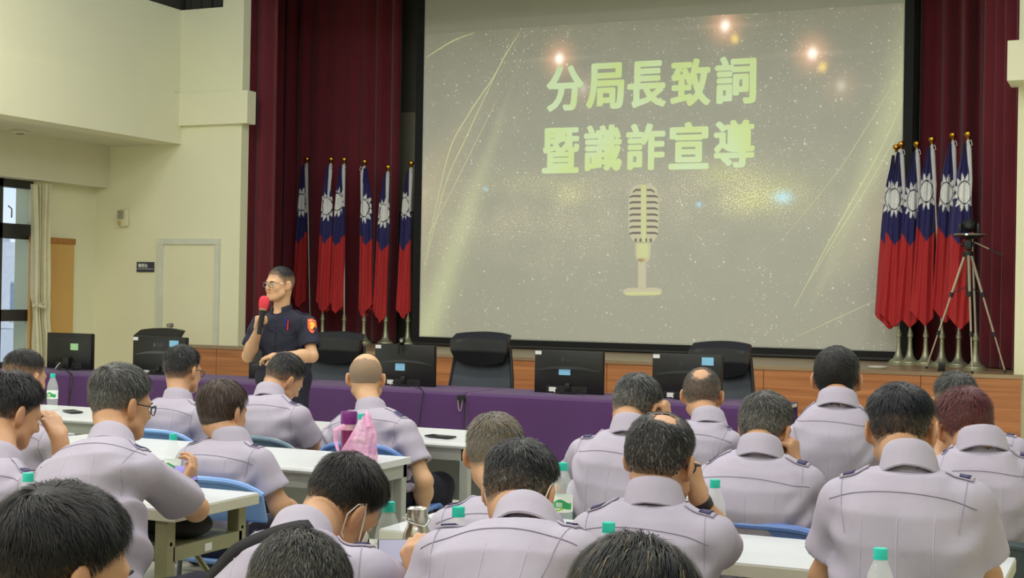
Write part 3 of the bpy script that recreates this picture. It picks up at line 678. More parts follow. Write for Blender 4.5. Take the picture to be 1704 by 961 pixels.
# ------------------------------------------------------------------ conference table with purple cloths
YT, ZT = 9.2, .75
PUR = mat('purple_cloth', (68, 30, 86), .75, var=.05, vscale=4, sheen=.15); LEGM = mat('table_leg_grey', (150, 152, 150), .4, .3)
xa, xb, xc, xd = P(-30, 620, YT).x, P(118, 640, YT).x, P(775, 660, YT).x, P(1288, 690, YT).x
tb = thing('conference_table', 'long head table facing the audience under purple cloths', 'table', ((xa+xd)/2, YT+.35, 0))
MB().box((xa, YT+.02, ZT-.035), (xd, YT+.68, ZT-.008), .004).build('tabletop', mat('table_laminate', (200, 198, 190), .4), tb, world=True)
for xx in np.linspace(xa+.15, xd-.15, 7):
    for yy in (YT+.1, YT+.6): MB().tube([(xx, yy, 0), (xx, yy, ZT-.03)], .02, 8).build('leg', LEGM, tb, True, True)
def cloth(lab, x0, x1, seed):
    rr = random.Random(seed); ph = [rr.uniform(0, 6) for _ in range(5)]
    prof = [(YT+.70, ZT-.25), (YT+.70, ZT-.002), (YT+.02, ZT+.001), (YT-.004, ZT-.004), (YT-.012, ZT-.03), (YT-.012, .02)]
    seg = [0]; 
    for a, b in zip(prof[:-1], prof[1:]): seg.append(seg[-1]+math.hypot(b[0]-a[0], b[1]-a[1]))
    def f(s, t_):
        d = t_*seg[-1]; i = 0
        while i < len(prof)-2 and d > seg[i+1]: i += 1
        u = (d-seg[i])/(seg[i+1]-seg[i]); y = prof[i][0]+(prof[i+1][0]-prof[i][0])*u; z = prof[i][1]+(prof[i+1][1]-prof[i][1])*u
        x = x0+(x1-x0)*s; k = max(0, (ZT-.03-z)/.7) if i >= 3 else 0
        w_ = math.sin(x*9+ph[0])*.5+math.sin(x*17+ph[1]+2*k)*.35+math.sin(x*4.1+ph[2])*.5
        return Vector((x, y-.03*k*(w_+1), z))
    o = MB().grid(f, int((x1-x0)/.035), 40).build('tablecloth', PUR, None, True, fix=False); solid(o, .003, 1); return tag(o, lab, 'tablecloth', 'purple cloths on the head table')
cloth('purple cloth on the left end of the head table, below the green noted monitor', xa, xb-.004, 1)
cloth('long purple cloth over the head table between the two leftmost monitors and the binder clip', xb+.004, xc-.004, 2)
cloth('purple cloth on the right half of the head table, right of the binder clip', xc+.004, xd, 3)
c = P(767, 661, YT-.03)
t = thing('binder_clip', 'small black binder clip holding the purple cloth at the head table edge', 'clip', (c.x, YT-.03, c.z-.1))
MB().box((c.x-.03, YT-.035, c.z-.03), (c.x+.03, YT-.018, c.z+.02), .004).build('clip_body', BLKP, t, world=True)
for s in (-1, 1): MB().tube([(c.x+s*.018, YT-.04, c.z-.02), (c.x+s*.012, YT-.045, c.z-.07), (c.x+s*.004, YT-.045, c.z-.095)], .003, 6).build('wire_handle', POLE, t, True, True)
a = P(120, 622, YT-.02)
tag(MB().tube([P(96, 611, YT+.25), P(110, 616, YT+.1), a, P(119, 640, YT-.045), P(116, 662, YT-.05), P(114, 690, YT-.05)], .006, 6).build('cable', mat('black_cable', (28, 26, 30), .5), None, True), 'black cable hanging down the purple cloth below the leftmost monitor', 'cable')
a = P(702, 650, YT-.02)
tag(MB().tube([P(690, 640, YT+.3), P(700, 646, YT+.1), P(705, 652, YT-.02), P(701, 675, YT-.045), P(697, 710, YT-.06)], .0045, 6).build('cable', MATS['black_cable'], None, True), 'thin black cable hanging down the cloth right of the webcam monitor', 'cable')

# ------------------------------------------------------------------ monitors
SCRB = mat('monitor_back', (20, 20, 22), .4, var=0); SCRG = mat('monitor_ridge', (52, 54, 58), .25, var=0); BSC = mat('sticker_blue', (132, 190, 226), .5, var=0); GSC = mat('note_green', (168, 214, 158), .7, var=0); WSC = mat('sticker_white', (214, 214, 212), .6, var=0)
def monitor(lab, uL, uR, vT, vB, Y, sticker, style=0, rz=0):
    v0 = (vT+vB)/2; a, b = P(uL, v0, Y), P(uR, v0, Y); w_ = b.x-a.x; zt = P((uL+uR)/2, vT, Y).z; zb_ = P((uL+uR)/2, vB, Y).z; h = zt-zb_
    t = thing('computer_monitor', lab, 'monitor', ((a.x+b.x)/2, Y+.03, ZT+.004), 0, 'monitors on the head table'); cx = w_/2
    o = zb_-ZT-.004
    MB().box((-cx, -.018, o), (cx, .03, o+h), .008).build('casing', SCRB, t, True)
    MB().box((-cx+.012, .028, o+.02), (cx-.012, .034, o+h-.012)).build('display', mat('display_glass', (12, 13, 16), .1, var=0), t)
    if style == 0:
        # raised arc across the back and the recessed lower part
        w = MB(); n = 20
        for i in range(n):
            s0_, s1_ = -1+2*i/n, -1+2*(i+1)/n
            z_ = lambda s_: o+h*(.62-.10*s_*s_)+.01
            th = lambda s_: .018*(1-abs(s_)**2.2)+.003
            A = [(s0_*cx*.9, -.018, z_(s0_)-th(s0_)), (s1_*cx*.9, -.018, z_(s1_)-th(s1_)), (s1_*cx*.9, -.018, z_(s1_)+.002), (s0_*cx*.9, -.018, z_(s0_)+.002)]
            w.prism([(p[0], p[1]-.008*(1-abs((s0_+s1_)/2)**2), p[2]) for p in A], (0, .012, 0))
        w.build('back_ridge', SCRG, t)
        MB().box((-.16*w_/.5, -.021, o+.02), (.14*w_/.5, -.017, o+.065), .002).build('port_recess', BLKP, t)
        MB().box((-cx*.55, -.024, o+.026), (-cx*.36, -.019, o+.058)).build('port_label', WSC, t)
        MB().box((-cx+.006, -.0195, o+h-.035), (-cx+.055, -.0175, o+h-.008)).build('asset_label', WSC, t)
        me = text_mesh('LG', .042, .0006, .0012); me.transform(Matrix.Translation((.012, -.0185, o+h*.80)) @ Matrix.Rotation(math.radians(90), 4, 'X')); link('maker_lettering', me, SCRG, t)
        MB().lathe([(0, 0), (.016, 0), (.016, .002), (0, .002)], (-.042, -.0205, o+h*.80), 20, Matrix.Rotation(math.radians(-90), 4, 'X')).build('maker_emblem', SCRG, t)
        MB().box((-.02, -.035, .01), (.02, .0, o+.09), .006).build('stand_neck', SCRB, t, True)
    else:
        MB().box((-.035, -.055, .01), (.03, .0, o+.1), .006).build('stand_neck', SCRB, t, True)
        MB().box((-cx+.01, -.0195, o+h-.05), (cx-.01, -.0175, o+h-.047)).build('seam', SCRG, t)
        MB().box((-cx+.10, -.021, o+.0), (cx-.10, -.017, o+.06), .004).build('port_recess', BLKP, t)
    MB().lathe([(0, 0), (.10, 0), (.10, .006), (.05, .012), (0, .012)], (0, -.01, 0), 24).build('stand_base', SCRB, t, True)
    MB().tube([(.06, -.03, .05+o), (.08, -.08, .01), (.14, -.16, .008), (.2, -.2, .008)], .004, 6).build('power_cable', MATS['black_cable'], t, True)
    MB().tube([(-.09, -.02, .05+o), (-.10, -.05, .02), (-.07, -.1, .008)], .0035, 6).build('video_cable', WSC, t, True)
    if sticker:
        u0, v0_, u1, v1_, m = sticker; A, B = P(u0, v0_, Y+.01), P(u1, v1_, Y+.01); L = Vector(t.location)
        MB().box((A.x-L.x, -.0215, B.z-L.z), (B.x-L.x, -.019, A.z-L.z)).build('sticky_note' if m is GSC else 'blue_sticker', m, t)
    return t
monitor('black monitor with a pale green note stuck on its back, beside the window', 76, 150, 554, 613.5, 9.62, (117.5, 571, 130, 582.5, GSC), 1)
monitor('black monitor standing directly in front of the cream door, behind the spectacled man', 219, 307, 560, 628, 9.62, (282, 566, 297, 577, BSC))
monitor('black monitor mostly hidden behind the speaker in navy', 412, 507, 582, 642, 9.62, None)
m4 = monitor('black monitor with a webcam clipped on its top edge, beside the bald man', 622, 721, 573, 645, 9.62, (658, 604, 673.5, 616.5, BSC))
monitor('black monitor with a blue sticker at its middle, directly right of the middle chair', 888, 1002, 583, 658, 9.62, (930, 612.5, 949, 624, BSC))
monitor('black monitor at the right end of the head table, blue sticker in its upper corner', 1084, 1200, 589, 668, 9.62, (1168, 594, 1187.5, 608, BSC))
c = P(667, 573, 9.63)
t = thing('webcam', 'small webcam clipped on the top edge of the monitor beside the bald man', 'webcam', (c.x, 9.62, c.z-.06))
MB().tube([c+Vector((0, -.04, -.07)), c+Vector((0, -.042, .0)), c+Vector((0, -.01, .012)), c+Vector((0, .03, .01))], .011, 8).build('clip_arm', BLKP, t, True, True)
MB().lathe([(0, -.02), (.022, -.016), (.026, 0), (.022, .016), (0, .02)], c+Vector((.012, .0, .03)), 16, Matrix.Rotation(math.radians(90), 4, 'Y')).build('camera_head', BLKP, t, True, True)
MB().lathe([(0, 0), (.012, 0), (.012, .004), (0, .004)], c+Vector((.02, -.026, .03)), 14, Matrix.Rotation(math.radians(90), 4, 'X')).build('badge', POLE, t, True, True)

# ------------------------------------------------------------------ executive chairs (seen from the front)
LTH = mat('black_leather', (26, 27, 30), .38, var=.04, bump=.12, bscale=240); LTG = mat('slate_leather', (58, 65, 74), .45, var=.05, bump=.12, bscale=240)
def exec_chair(lab, uc, vT, Y, wpx, rz=0):
    c = P(uc, vT, Y); z = EYE
    t = thing('office_chair', lab, 'chair', (c.x, Y, 0), rz, 'high backed black chairs at the head table')
    zt = c.z; dep = abs(wpx); f_ = (P(uc+wpx/2, vT, Y).x-P(uc-wpx/2, vT, Y).x)/2
    def shell(x0s, zs, ys, th, crown):
        def f(a, b_, back=0):
            i = b_*(len(zs)-1); k = min(int(i), len(zs)-2); u = i-k
            hw = x0s[k]+(x0s[k+1]-x0s[k])*u; zz = zs[k]+(zs[k+1]-zs[k])*u; yy = ys[k]+(ys[k+1]-ys[k])*u
            s_ = 2*a-1; cv = .03*s_*s_
            return Vector((s_*hw, yy-cv+back*th*(1-abs(s_)**6*.6)*(1 if 0 < b_ < 1 else .5), zz+crown(b_, s_)))
        n1, n2 = 24, 24; w = MB(); front = [f(i/n1, j/n2) for j in range(n2+1) for i in range(n1+1)]; rear = [f(i/n1, j/n2, 1) for j in range(n2+1) for i in range(n1+1)]
        N = n1+1; vs = front+rear; o = len(front); fs = []
        for j in range(n2):
            for i in range(n1): fs.append((j*N+i, j*N+i+1, (j+1)*N+i+1, (j+1)*N+i)); fs.append((o+j*N+i, o+(j+1)*N+i, o+(j+1)*N+i+1, o+j*N+i+1))
            fs.append((j*N, (j+1)*N, o+(j+1)*N, o+j*N)); fs.append((j*N+n1, o+j*N+n1, o+(j+1)*N+n1, (j+1)*N+n1))
        for i in range(n1): fs.append((i, o+i, o+i+1, i+1)); fs.append((n2*N+i, n2*N+i+1, o+n2*N+i+1, o+n2*N+i))
        return w.add(vs, fs)
    H = zt-.42
    # local -y faces the audience; the back panel is slate with a black bolster on top
    shell([f_*.93, f_*1.06, f_*1.0, f_*.86], [.42, .62, zt-.36, zt-.1], [.0, -.01, .02, .05], .07, lambda b_, s_: 0).build('backrest', LTG, t, True)
    shell([f_*.80, f_*.93, f_*.97, f_*.90], [zt-.24, zt-.16, zt-.05, zt], [-.03, -.055, -.045, .03], .13, lambda b_, s_: (-.035*(1-s_*s_) if b_ < .3 else 0)*(1-b_/.3 if b_ < .3 else 0)+(-.02*s_*s_ if b_ > .6 else 0)).build('headrest', LTH, t, True)
    for s in (-1, 1): MB().tube([(s*f_*.95, -.02, .45), (s*f_*1.08, -.03, .62), (s*f_*1.02, .0, zt-.36), (s*f_*.9, .02, zt-.12)], .016, 8).build('side_piping', LTH, t, True)
    MB().box((-f_, -.5, .40), (f_, .03, .5), .04).build('seat', LTG, t, True)
    for s in (-1, 1): MB().tube([(s*(f_+.05), .0, .44), (s*(f_+.07), -.02, .64), (s*(f_+.07), -.30, .66), (s*(f_+.03), -.34, .45)], .018, 8).build('armrest', LTH, t, True)
    MB().tube([(0, -.22, .08), (0, -.22, .42)], .03, 12).build('gas_lift', BLKP, t, True)
    w = MB()
    for i in range(5): a_ = i*2*math.pi/5; w.tube([(0, -.22, .10), (.3*math.cos(a_), -.22+.3*math.sin(a_), .06)], [.025, .015], 8)
    w.build('star_base', BLKP, t, True)
    for i in range(5):
        a_ = i*2*math.pi/5; MB().tube([(.3*math.cos(a_)-.015, -.22+.3*math.sin(a_), .028), (.3*math.cos(a_)+.015, -.22+.3*math.sin(a_), .028)], .027, 12).build('caster', BLKP, t, True)
exec_chair('black office chair standing before the cream door, behind the spectacled man', 268, 545.5, 10.5, 76)
exec_chair('black office chair just right of the speaker in navy', 562, 551, 10.5, 92)
exec_chair('black office chair at the middle of the head table, right of the webcam monitor', 803, 551.5, 10.5, 98)
exec_chair('black office chair at the right end of the head table, behind the last monitor', 1201, 567, 10.5, 104)

# ------------------------------------------------------------------ audience tables
TOPW = mat('laminate_white', (208, 212, 214), .3, var=.01); TGRY = mat('frame_grey', (168, 172, 166), .4, .2); TGRN = mat('fold_leg_green', (152, 150, 118), .45, .3, var=.05); TCR = mat('edge_cream', (196, 194, 176), .5)
def desk(lab, x0, x1, y0, y1, grp, fold=False):
    t = thing('desk', lab, 'table', ((x0+x1)/2, (y0+y1)/2, 0), 0, grp)
    if not fold:
        prof = [(y0+.02, .74), (y1, .74), (y1, .712), (y0+.012, .712), (y0-.006, .718), (y0-.012, .728), (y0-.006, .738), (y0+.005, .7405)]
        MB().prism([(x0, y, z) for y, z in prof], (x1-x0, 0, 0)).build('tabletop', TOPW, t, True, True)
        w = MB()
        w.box((x0+.01, y0+.02, .655), (x1-.01, y0+.05, .711)).box((x0+.01, y1-.05, .655), (x1-.01, y1-.02, .711))
        for xx in (x0+.01, x1-.045): w.box((xx, y0+.02, .655), (xx+.035, y1-.02, .711))
        w.build('frame', TGRY, t, world=True)
        for xx in (x0+.01, x1-.055):
            for yy in (y0+.02, y1-.065): MB().box((xx, yy, 0), (xx+.045, yy+.045, .656), .003).build('leg', TGRY, t, world=True)
        MB().box((x0+.05, y1-.08, .38), (x1-.05, y1-.065, .66)).build('modesty_panel', TGRY, t, world=True)
    else:
        MB().box((x0, y0, .712), (x1, y1, .74), .002).build('tabletop', TOPW, t, world=True)
        MB().box((x0-.002, y0-.002, .700), (x1+.002, y1+.002, .735), .002).build('edge_band', TCR, t, world=True)
        for xx, sg in ((x0+.04, 1), (x1-.09, -1)):
            for yy in (y0+.015, y1-.06):
                lg = MB().box((xx, yy, 0), (xx+.05, yy+.045, .70), .003).build('leg', TGRN, t, world=True)
                w = MB()
                for zz in (.16, .4, .62): w.lathe([(0, 0), (.007, 0), (.007, .004), (0, .005)], (xx+.05 if sg < 0 else xx, yy+.022, zz), 8, Matrix.Rotation(math.radians(90*-sg*-1 if sg < 0 else -90), 4, 'Y'))
                w.build('bolt', POLE, lg, world=True)
            MB().box((xx+.005, y0+.06, .30), (xx+.045, y1-.06, .34)).build('cross_bar', TGRN, t, world=True)
            for yy in (y0+.04, y1-.055): MB().tube([(xx+.02, yy, .34), (xx+.02+sg*.32, yy, .69)], .011, 6).build('brace', TGRN, t, True, True)
        MB().box((x0+.12, y0+.05, .600), (x1-.04, y1-.04, .608)).box((x1-.06, y0+.05, .560), (x1-.04, y1-.04, .600)).box((x0+.12, y0+.05, .560), (x1-.06, y0+.065, .600)).build('shelf', TGRN, t, world=True)
        MB().box((x1-.0405, y0+.22, .568), (x1-.038, y0+.26, .594)).build('asset_label', WSC, t, world=True)
    return t
G = 'white desks in rows for the audience'
desk('white front row desk ending at the aisle, a phone lying near its end', -4.75, -2.95, 6.17, 6.80, G)
desk('white front row desk at the left, directly below the cable on the purple cloth', -6.62, -4.82, 6.17, 6.80, G)
desk('white second row desk with the pink bag standing on it', -4.73, -2.93, 4.97, 5.55, G)
desk('white second row desk further from the aisle, left of the desk with the pink bag', -6.6, -4.8, 4.97, 5.55, G)
desk('white folding desk with green metal legs, under the elbow of the man using a phone', -4.67, -2.87, 3.80, 4.28, G, True)
desk('white folding desk at the picture\'s left edge beside the man resting his forehead', -6.54, -4.74, 3.80, 4.28, G, True)
desk('white folding desk of the left block nearest to the viewer, carrying one water bottle', -4.55, -2.72, 2.62, 3.08, G, True)
desk('white folding desk on the right, in front of the man with the wristband', -2.12, -.32, 3.82, 4.28, G, True)
desk('white folding desk nearest to the viewer, carrying the steel flask and three water bottles', -2.05, -.2, 2.60, 3.08, G, True)
desk('white front row desk of the right block before the man with the bald crown', -2.1, .6, 6.17, 6.75, G)
desk('white second row desk of the right block behind the broad shouldered man', -2.1, .5, 4.97, 5.5, G)

# ------------------------------------------------------------------ blue plastic chairs
def chair(lab, x, y, col, w_=.46, zt=.765, rz=0, legc=None):
    m = mat('chair_%d_%d_%d' % col, col, .35, var=.03); t = thing('plastic_chair', lab, 'chair', (x, y, 0), rz, 'plastic chairs of the audience')
    def back(s, t_):
        a = (s-.5)*2; z = .60+(zt-.60)*t_ - .05*abs(a)**4*(t_); return Vector((a*w_/2*(1-.08*(1-t_)), -.16+.05*a*a-.07*t_+.0, z))
    solid(MB().grid(back, 20, 12).build('backrest', m, t, True, fix=False), .014)
    # rolled top lip
    pts = [back(i/20, 1) for i in range(21)]; MB().tube(pts, .013, 8).build('top_lip', m, t, True)
    def seat(s, t_):
        a = (s-.5)*2; return Vector((a*w_/2, -.17+.42*t_, .44+.02*a*a-.015*math.sin(math.pi*t_)-(.02 if t_ > .93 else 0)))
    solid(MB().grid(seat, 16, 14).build('seat', m, t, True, fix=False), .016)
    lm = mat('chair_leg_metal', (92, 96, 104), .35, .6)
    for sx in (-1, 1):
        MB().tube([(sx*.17, .2, .43), (sx*.20, .23, 0)], .012, 8).build('leg', lm, t, True)
        MB().tube([(sx*.19, -.16, .60), (sx*.18, -.14, .42), (sx*.21, -.22, 0)], .012, 8).build('leg', lm, t, True)
    MB().tube([(-.18, -.17, .20), (.18, -.17, .20)], .008, 6).build('stretcher', lm, t, True)
    return t
# ------------------------------------------------------------------ people
SKIN = mat('skin', (206, 160, 124), .5, var=.05, vscale=18, attr='tone', bump=.04, bscale=160)
HAIRM = mat('hair', (30, 28, 28), .48, var=0, attr='tone', spec=.35)
SHIRT = mat('lavender_shirt', (169, 162, 179), .8, var=.015, vscale=9, bump=.30, bscale=9, bstretch=(1.6, 1, .8))
ARMS = mat('armhole_seam', (150, 145, 162), .8, var=0); SEAM = mat('shirt_seam', (120, 114, 134), .8, var=0); CREASE = mat('shirt_crease', (184, 178, 194), .8, var=0)
NAVYS = mat('navy_shirt', (24, 26, 46), .75, var=.04, bump=.12, bscale=14); NAVYSEAM = mat('navy_seam', (14, 15, 30), .8, var=0)
TROU = mat('navy_trousers', (28, 28, 46), .8, var=.05, bump=.1, bscale=12); SHOE = mat('black_shoe', (18, 18, 19), .35, var=0)
RANK = mat('rank_slide', (56, 52, 96), .6, var=0); EYEW = mat('eye_white', (226, 220, 212), .2, var=0); IRIS = mat('iris', (36, 26, 20), .1, var=0)
LIP = mat('lips', (172, 106, 92), .5, var=0); GLF = mat('spectacle_frame', (26, 26, 30), .3, var=0); GLM = mat('wire_frame', (150, 146, 138), .25, .9)
LENS = mat('spectacle_lens', (240, 244, 246), .02, trans=1, var=0, ior=1.02); STRAPM = mat('mask_strap', (232, 232, 230), .7, var=0)
def V3(x): return np.array([x[0], x[1], x[2]], float)
def unit(v): v = np.asarray(v, float); return v/max(np.linalg.norm(v), 1e-9)
def sstep(x, a, b): t = np.clip((x-a)/(b-a), 0, 1); return t*t*(3-2*t)
def frame_ypr(yaw, pitch, roll=0):
    """columns: right, forward, up. yaw clockwise from +Y, pitch down positive, roll = lean to the right."""
    y, p, r = math.radians(yaw), math.radians(pitch), math.radians(roll)
    f = np.array([math.sin(y), math.cos(y), 0.]); r0 = np.array([math.cos(y), -math.sin(y), 0.]); u0 = np.array([0, 0, 1.])
    f2 = f*math.cos(p)-u0*math.sin(p); u2 = u0*math.cos(p)+f*math.sin(p)
    r3 = r0*math.cos(r)-u2*math.sin(r); u3 = u2*math.cos(r)+r0*math.sin(r)
    return np.stack([r3, f2, u3], 1)

def hand(F, Wp, d, n, sgn, s=1.0, curl=(35, 45, 30), spread=.0, thumb=(35, 20), k=.004):
    """Wp wrist, d wrist->knuckles, n palm normal (fingers curl to it), sgn=+1 thumb on the +side."""
    d = unit(d); n = unit(n-np.dot(n, d)*d); sd = np.cross(n, d)*sgn
    segs = []
    for i, off in enumerate((.030, .010, -.010, -.029)):      # index .. little
        kn = Wp+d*(.088-.004*abs(i-1)-.006*(i == 3))*s+sd*off*s
        F.cap(Wp+sd*off*.6*s+d*.012*s, kn, .013*s, .0105*s, k=.012)
        Lf = [(.043, .026, .021), (.048, .029, .022), (.045, .027, .021), (.035, .021, .019)][i]
        a = 0; p = kn; dd = unit(d+sd*(off*spread*6))
        for j in range(3):
            a += math.radians(curl[j]*(1+.08*i)); q = dd*math.cos(a)+n*math.sin(a); p2 = p+q*Lf[j]*s
            segs.append((p, p2, (.0095-.0007*j-.0008*(i == 3))*s, (.0088-.0007*j-.0008*(i == 3))*s)); p = p2
    for a_, b_, r0, r1 in segs: F.cap(a_, b_, r0, r1, k=.0035)
    t0 = Wp+d*.022*s+sd*.026*s; a1, a2 = math.radians(thumb[0]), math.radians(thumb[1])
    t1 = t0+(d*math.cos(a1)+sd*math.sin(a1)*.8+n*.45)*.042*s; q = unit(d*math.cos(a2)+sd*math.sin(a2)*.3+n*.5); t2 = t1+q*.03*s; t3 = t2+unit(q+n*.3-sd*.2)*.024*s
    F.cap(t0, t1, .015*s, .0115*s, k=.012); F.cap(t1, t2, .0115*s, .0105*s, k=.004); F.cap(t2, t3, .0105*s, .009*s, k=.004)

def cranium(x, y, z):
    def e(c, r):
        a, b_, c_ = (x-c[0])/r[0], (y-c[1])/r[1], (z-c[2])/r[2]
        k0 = np.sqrt(a*a+b_*b_+c_*c_); k1 = np.sqrt((a/r[0])**2+(b_/r[1])**2+(c_/r[2])**2)+1e-6
        return k0*(k0-1)/k1
    def smin(a, b_, k):
        h = np.clip(.5+.5*(b_-a)/k, 0, 1); return b_+(a-b_)*h-k*h*(1-h)
    d = smin(e((0, -.012, .032), (.074, .094, .083)), e((0, -.034, .012), (.067, .062, .068)), .03)
    d = smin(d, e((0, -.025, -.045), (.056, .052, .05)), .03)
    return smin(d, e((0, .035, -.02), (.064, .056, .07)), .03)

def person(name_label, head, N, SL, SR, pel, yaw=0, hyaw=0, hpitch=15, hroll=0, hs=1.0, L=None, R=None, hairp=None, fat=1.0, depth=.12, skin=(190, 146, 112), shirt=None, h=.0065, glasses=None, mask=False, strands=2500, legs='sit', hump=.03, sleeve=.66, trouser=True, extra=None, group='seated officers in lavender shirts', waist=.9, shirt_bottom=-.02, wr=1.0, collar_tilt=.68, navy=False):
    """head: crown point, N: nape base at the collar, SL/SR: outer shoulder points, pel: pelvis centre (all world)."""
    head, N, SL, SR, pel = map(V3, (head, N, SL, SR, pel))
    B = frame_ypr(hyaw, hpitch, hroll); hc = head - np.array([0, 0, .128*hs]) if hpitch < 60 else head
    lat = unit(SR-SL); inset = .052
    sl = SL+lat*inset; sr = SR-lat*inset; sl[2] -= .035; sr[2] -= .035
    half = np.linalg.norm(SR-SL)/2
    up = unit(N-pel); Lt = np.linalg.norm(N-pel); latx = unit(lat-np.dot(lat, up)*up); fwd = np.cross(up, latx)
    T = np.stack([latx, fwd, up], 1)
    mid = (sl+sr)/2
    # --- arms
    def arm(side, spec, s0):
        if spec is None:
            e = s0+T@np.array([side*.045, .06, -.28]); w = e+T@np.array([-side*.06, .2, -.03]); return e, w, None
        return V3(spec[0]), V3(spec[1]), (spec[2] if len(spec) > 2 else None)
    eL, wL, hL = arm(-1, L, sl); eR, wR, hR = arm(1, R, sr)
    root = thing('person', name_label, 'person', (pel[0], pel[1], 0), 0, group)
    sk = np.array(lin(skin))
    # --- body
    pts = np.array([hc+[0, 0, .14], hc-[.13, .13, .14], hc+[.13, .13, 0], sl-.1, sr+.1, sr-.1, sl+.1, eL-.07, eL+.07, eR-.07, eR+.07, wL-.16, wL+.16, wR-.16, wR+.16, pel-[.16, .16, .12], pel+[.16, .16, 0]])
    lo, hi = pts.min(0), pts.max(0)
    F = Field(lo, hi, h)
    H = lambda p: hc+hs*(B@np.array(p, float))
    S = hs
    F.ell(H((0, -.012, .032)), (.074*S, .094*S, .083*S), B, k=0)
    F.ell(H((0, -.034, .012)), (.067*S, .062*S, .068*S), B, k=.03)
    F.ell(H((0, -.025, -.045)), (.056*S, .052*S, .05*S), B, k=.03)
    F.ell(H((0, .035, -.02)), (.064*S, .056*S, .07*S), B, k=.03)
    F.ell(H((0, .045, -.072)), (.046*S, .042*S, .036*S), B, k=.03)
    F.ell(H((0, .072, -.092)), (.02*S, .016*S, .015*S), B, k=.02)
    for s in (-1, 1):
        F.cap(H((s*.012, .086, .022)), H((s*.044, .074, .020)), .011*S, .009*S, k=.014)      # brow
        F.ell(H((s*.036, .066, -.028)), (.022*S, .02*S, .02*S), B, k=.02)                       # cheek
        F.ell(H((s*.031, .096, .002)), (.017*S, .013*S, .011*S), B, k=.010, mode='sub')      # eye socket
        F.cap(H((s*.058, .03, -.06)), H((s*.035, .065, -.085)), .016*S, .014*S, k=.03)          # jaw line
        Be = B@frame_ypr(-s*24, -8, 0)
        F.ell(H((s*.086, -.006, -.008)), (.0085*S, .021*S, .034*S), Be, k=.008)
        F.ell(H((s*.0745, .004, -.03)), (.009*S, .011*S, .014*S), B, k=.008)
        F.ell(H((s*.0935, .005, -.004)), (.006*S, .010*S, .019*S), Be, k=.004, mode='sub')
    F.cap(H((0, .088, .012)), H((0, .106, -.022)), .0085*S, .0125*S, k=.010)
    for s in (-1, 1): F.ell(H((s*.011, .098, -.027)), (.009*S, .010*S, .007*S), B, k=.006)
    F.cap(H((-.018, .084, -.053)), H((.018, .084, -.053)), .008*S, k=.008)
    F.cap(H((-.019, .098, -.0525)), H((.019, .098, -.0525)), .0022*S, k=.003, mode='sub')
    nb = N+T@np.array([0, .035, -.03]); hn = H((0, -.022, -.06))
    F.cap(hn, nb, .051*S, .054*S, k=.022)
    F.cap(H((0, -.032, -.05)), N+T@np.array([0, .020, -.03]), .044*S, .047*S, k=.015)
    tdn = T@np.array([0, 0, -.045]); F.cap(nb+tdn, sl+tdn*.3, .045, .042, k=.03); F.cap(nb+tdn, sr+tdn*.3, .045, .042, k=.03)
    F.cap(N+T@np.array([0, .03, -.13]), pel, .075, .10, k=.03)
    for s0, e, w in ((sl, eL, wL), (sr, eR, wR)):
        F.cap(s0, e, .042*S, .038*S, k=.02); F.cap(e, e+(w-e)*.35, .041*S, .043*S, k=.02); F.cap(e+(w-e)*.3, w, .043*S, .026*S, k=.02)
    for sd_, e, w, hh in ((-1, eL, wL, hL), (1, eR, wR, hR)):
        hh = hh or {}
        d = unit(hh.get('d', w-e)); n = np.array(hh.get('n', (0, 0, -1)), float)
        F.cap(w-unit(w-e)*.02, w+d*.02, .025*S, .021*S, k=.012)
        # thumb side: for palms down, thumbs point inwards
        hand(F, w, d, n, hh.get('t', 1 if sd_ > 0 else -1)*1.0, S*hh.get('s', 1.0), hh.get('curl', (30, 35, 25)), hh.get('spread', .0), hh.get('thumb', (35, 20)))
    vs, fs = F.mesh(); vs = smooth_verts(vs, fs, 1, .4)
    # skin tones: a little redder on ears, fingers and lips
    q = (vs-hc)@B/hs
    tone = np.tile(sk, (len(vs), 1))
    ear = np.exp(-(((np.abs(q[:, 0])-.082)/.014)**2+((q[:, 1])/.03)**2+((q[:, 2]+.008)/.04)**2))
    tone = tone*(1-ear[:, None]*.5*np.array([0.0, .35, .45]))
    lips = np.exp(-((q[:, 0]/.02)**2+((q[:, 1]-.092)/.014)**2+((q[:, 2]+.053)/.009)**2)*1.2)
    tone = tone*(1-np.clip(lips, 0, 1)[:, None]*np.array([.12, .5, .45]))
    hp = dict(col=(34, 32, 32), gray=.1, top=.022, side=.014, nape=-.055, front=.066, bald=None, fade=.03, edge=.0)
    hp.update(hairp or {})
    base = np.array(lin(hp['col'])); gcol = np.array(lin((150, 150, 146)))
    # hair thickness field in head space
    def thick(x, y, z):
        x, y, z = np.broadcast_arrays(x, y, z)
        phi = np.abs(np.arctan2(np.abs(x), y))               # 0 front .. pi back
        hl = np.interp(phi, [0, .7, 1.15, 1.45, 1.62, 1.85, 2.3, math.pi], [hp['front'], hp['front']-.006, .03, -.004+hp['edge'], .012+hp['edge'], -.012+hp['edge'], hp['nape']+.008, hp['nape']])
        top = sstep(z, .02, .09)
        T_ = hp['side']*.55*(1-top)+hp['top']*.72*top
        T_ = T_*(.35+.65*sstep(z-hl, 0, hp['fade']+.02))*(1-.6*np.exp(-((y+.008)/.03)**2-((z+.0)/.035)**2)*(hp['edge'] > -.02))
        cov = sstep(z-hl, -.004, .006)
        t_ = T_*cov-.008*(1-cov)
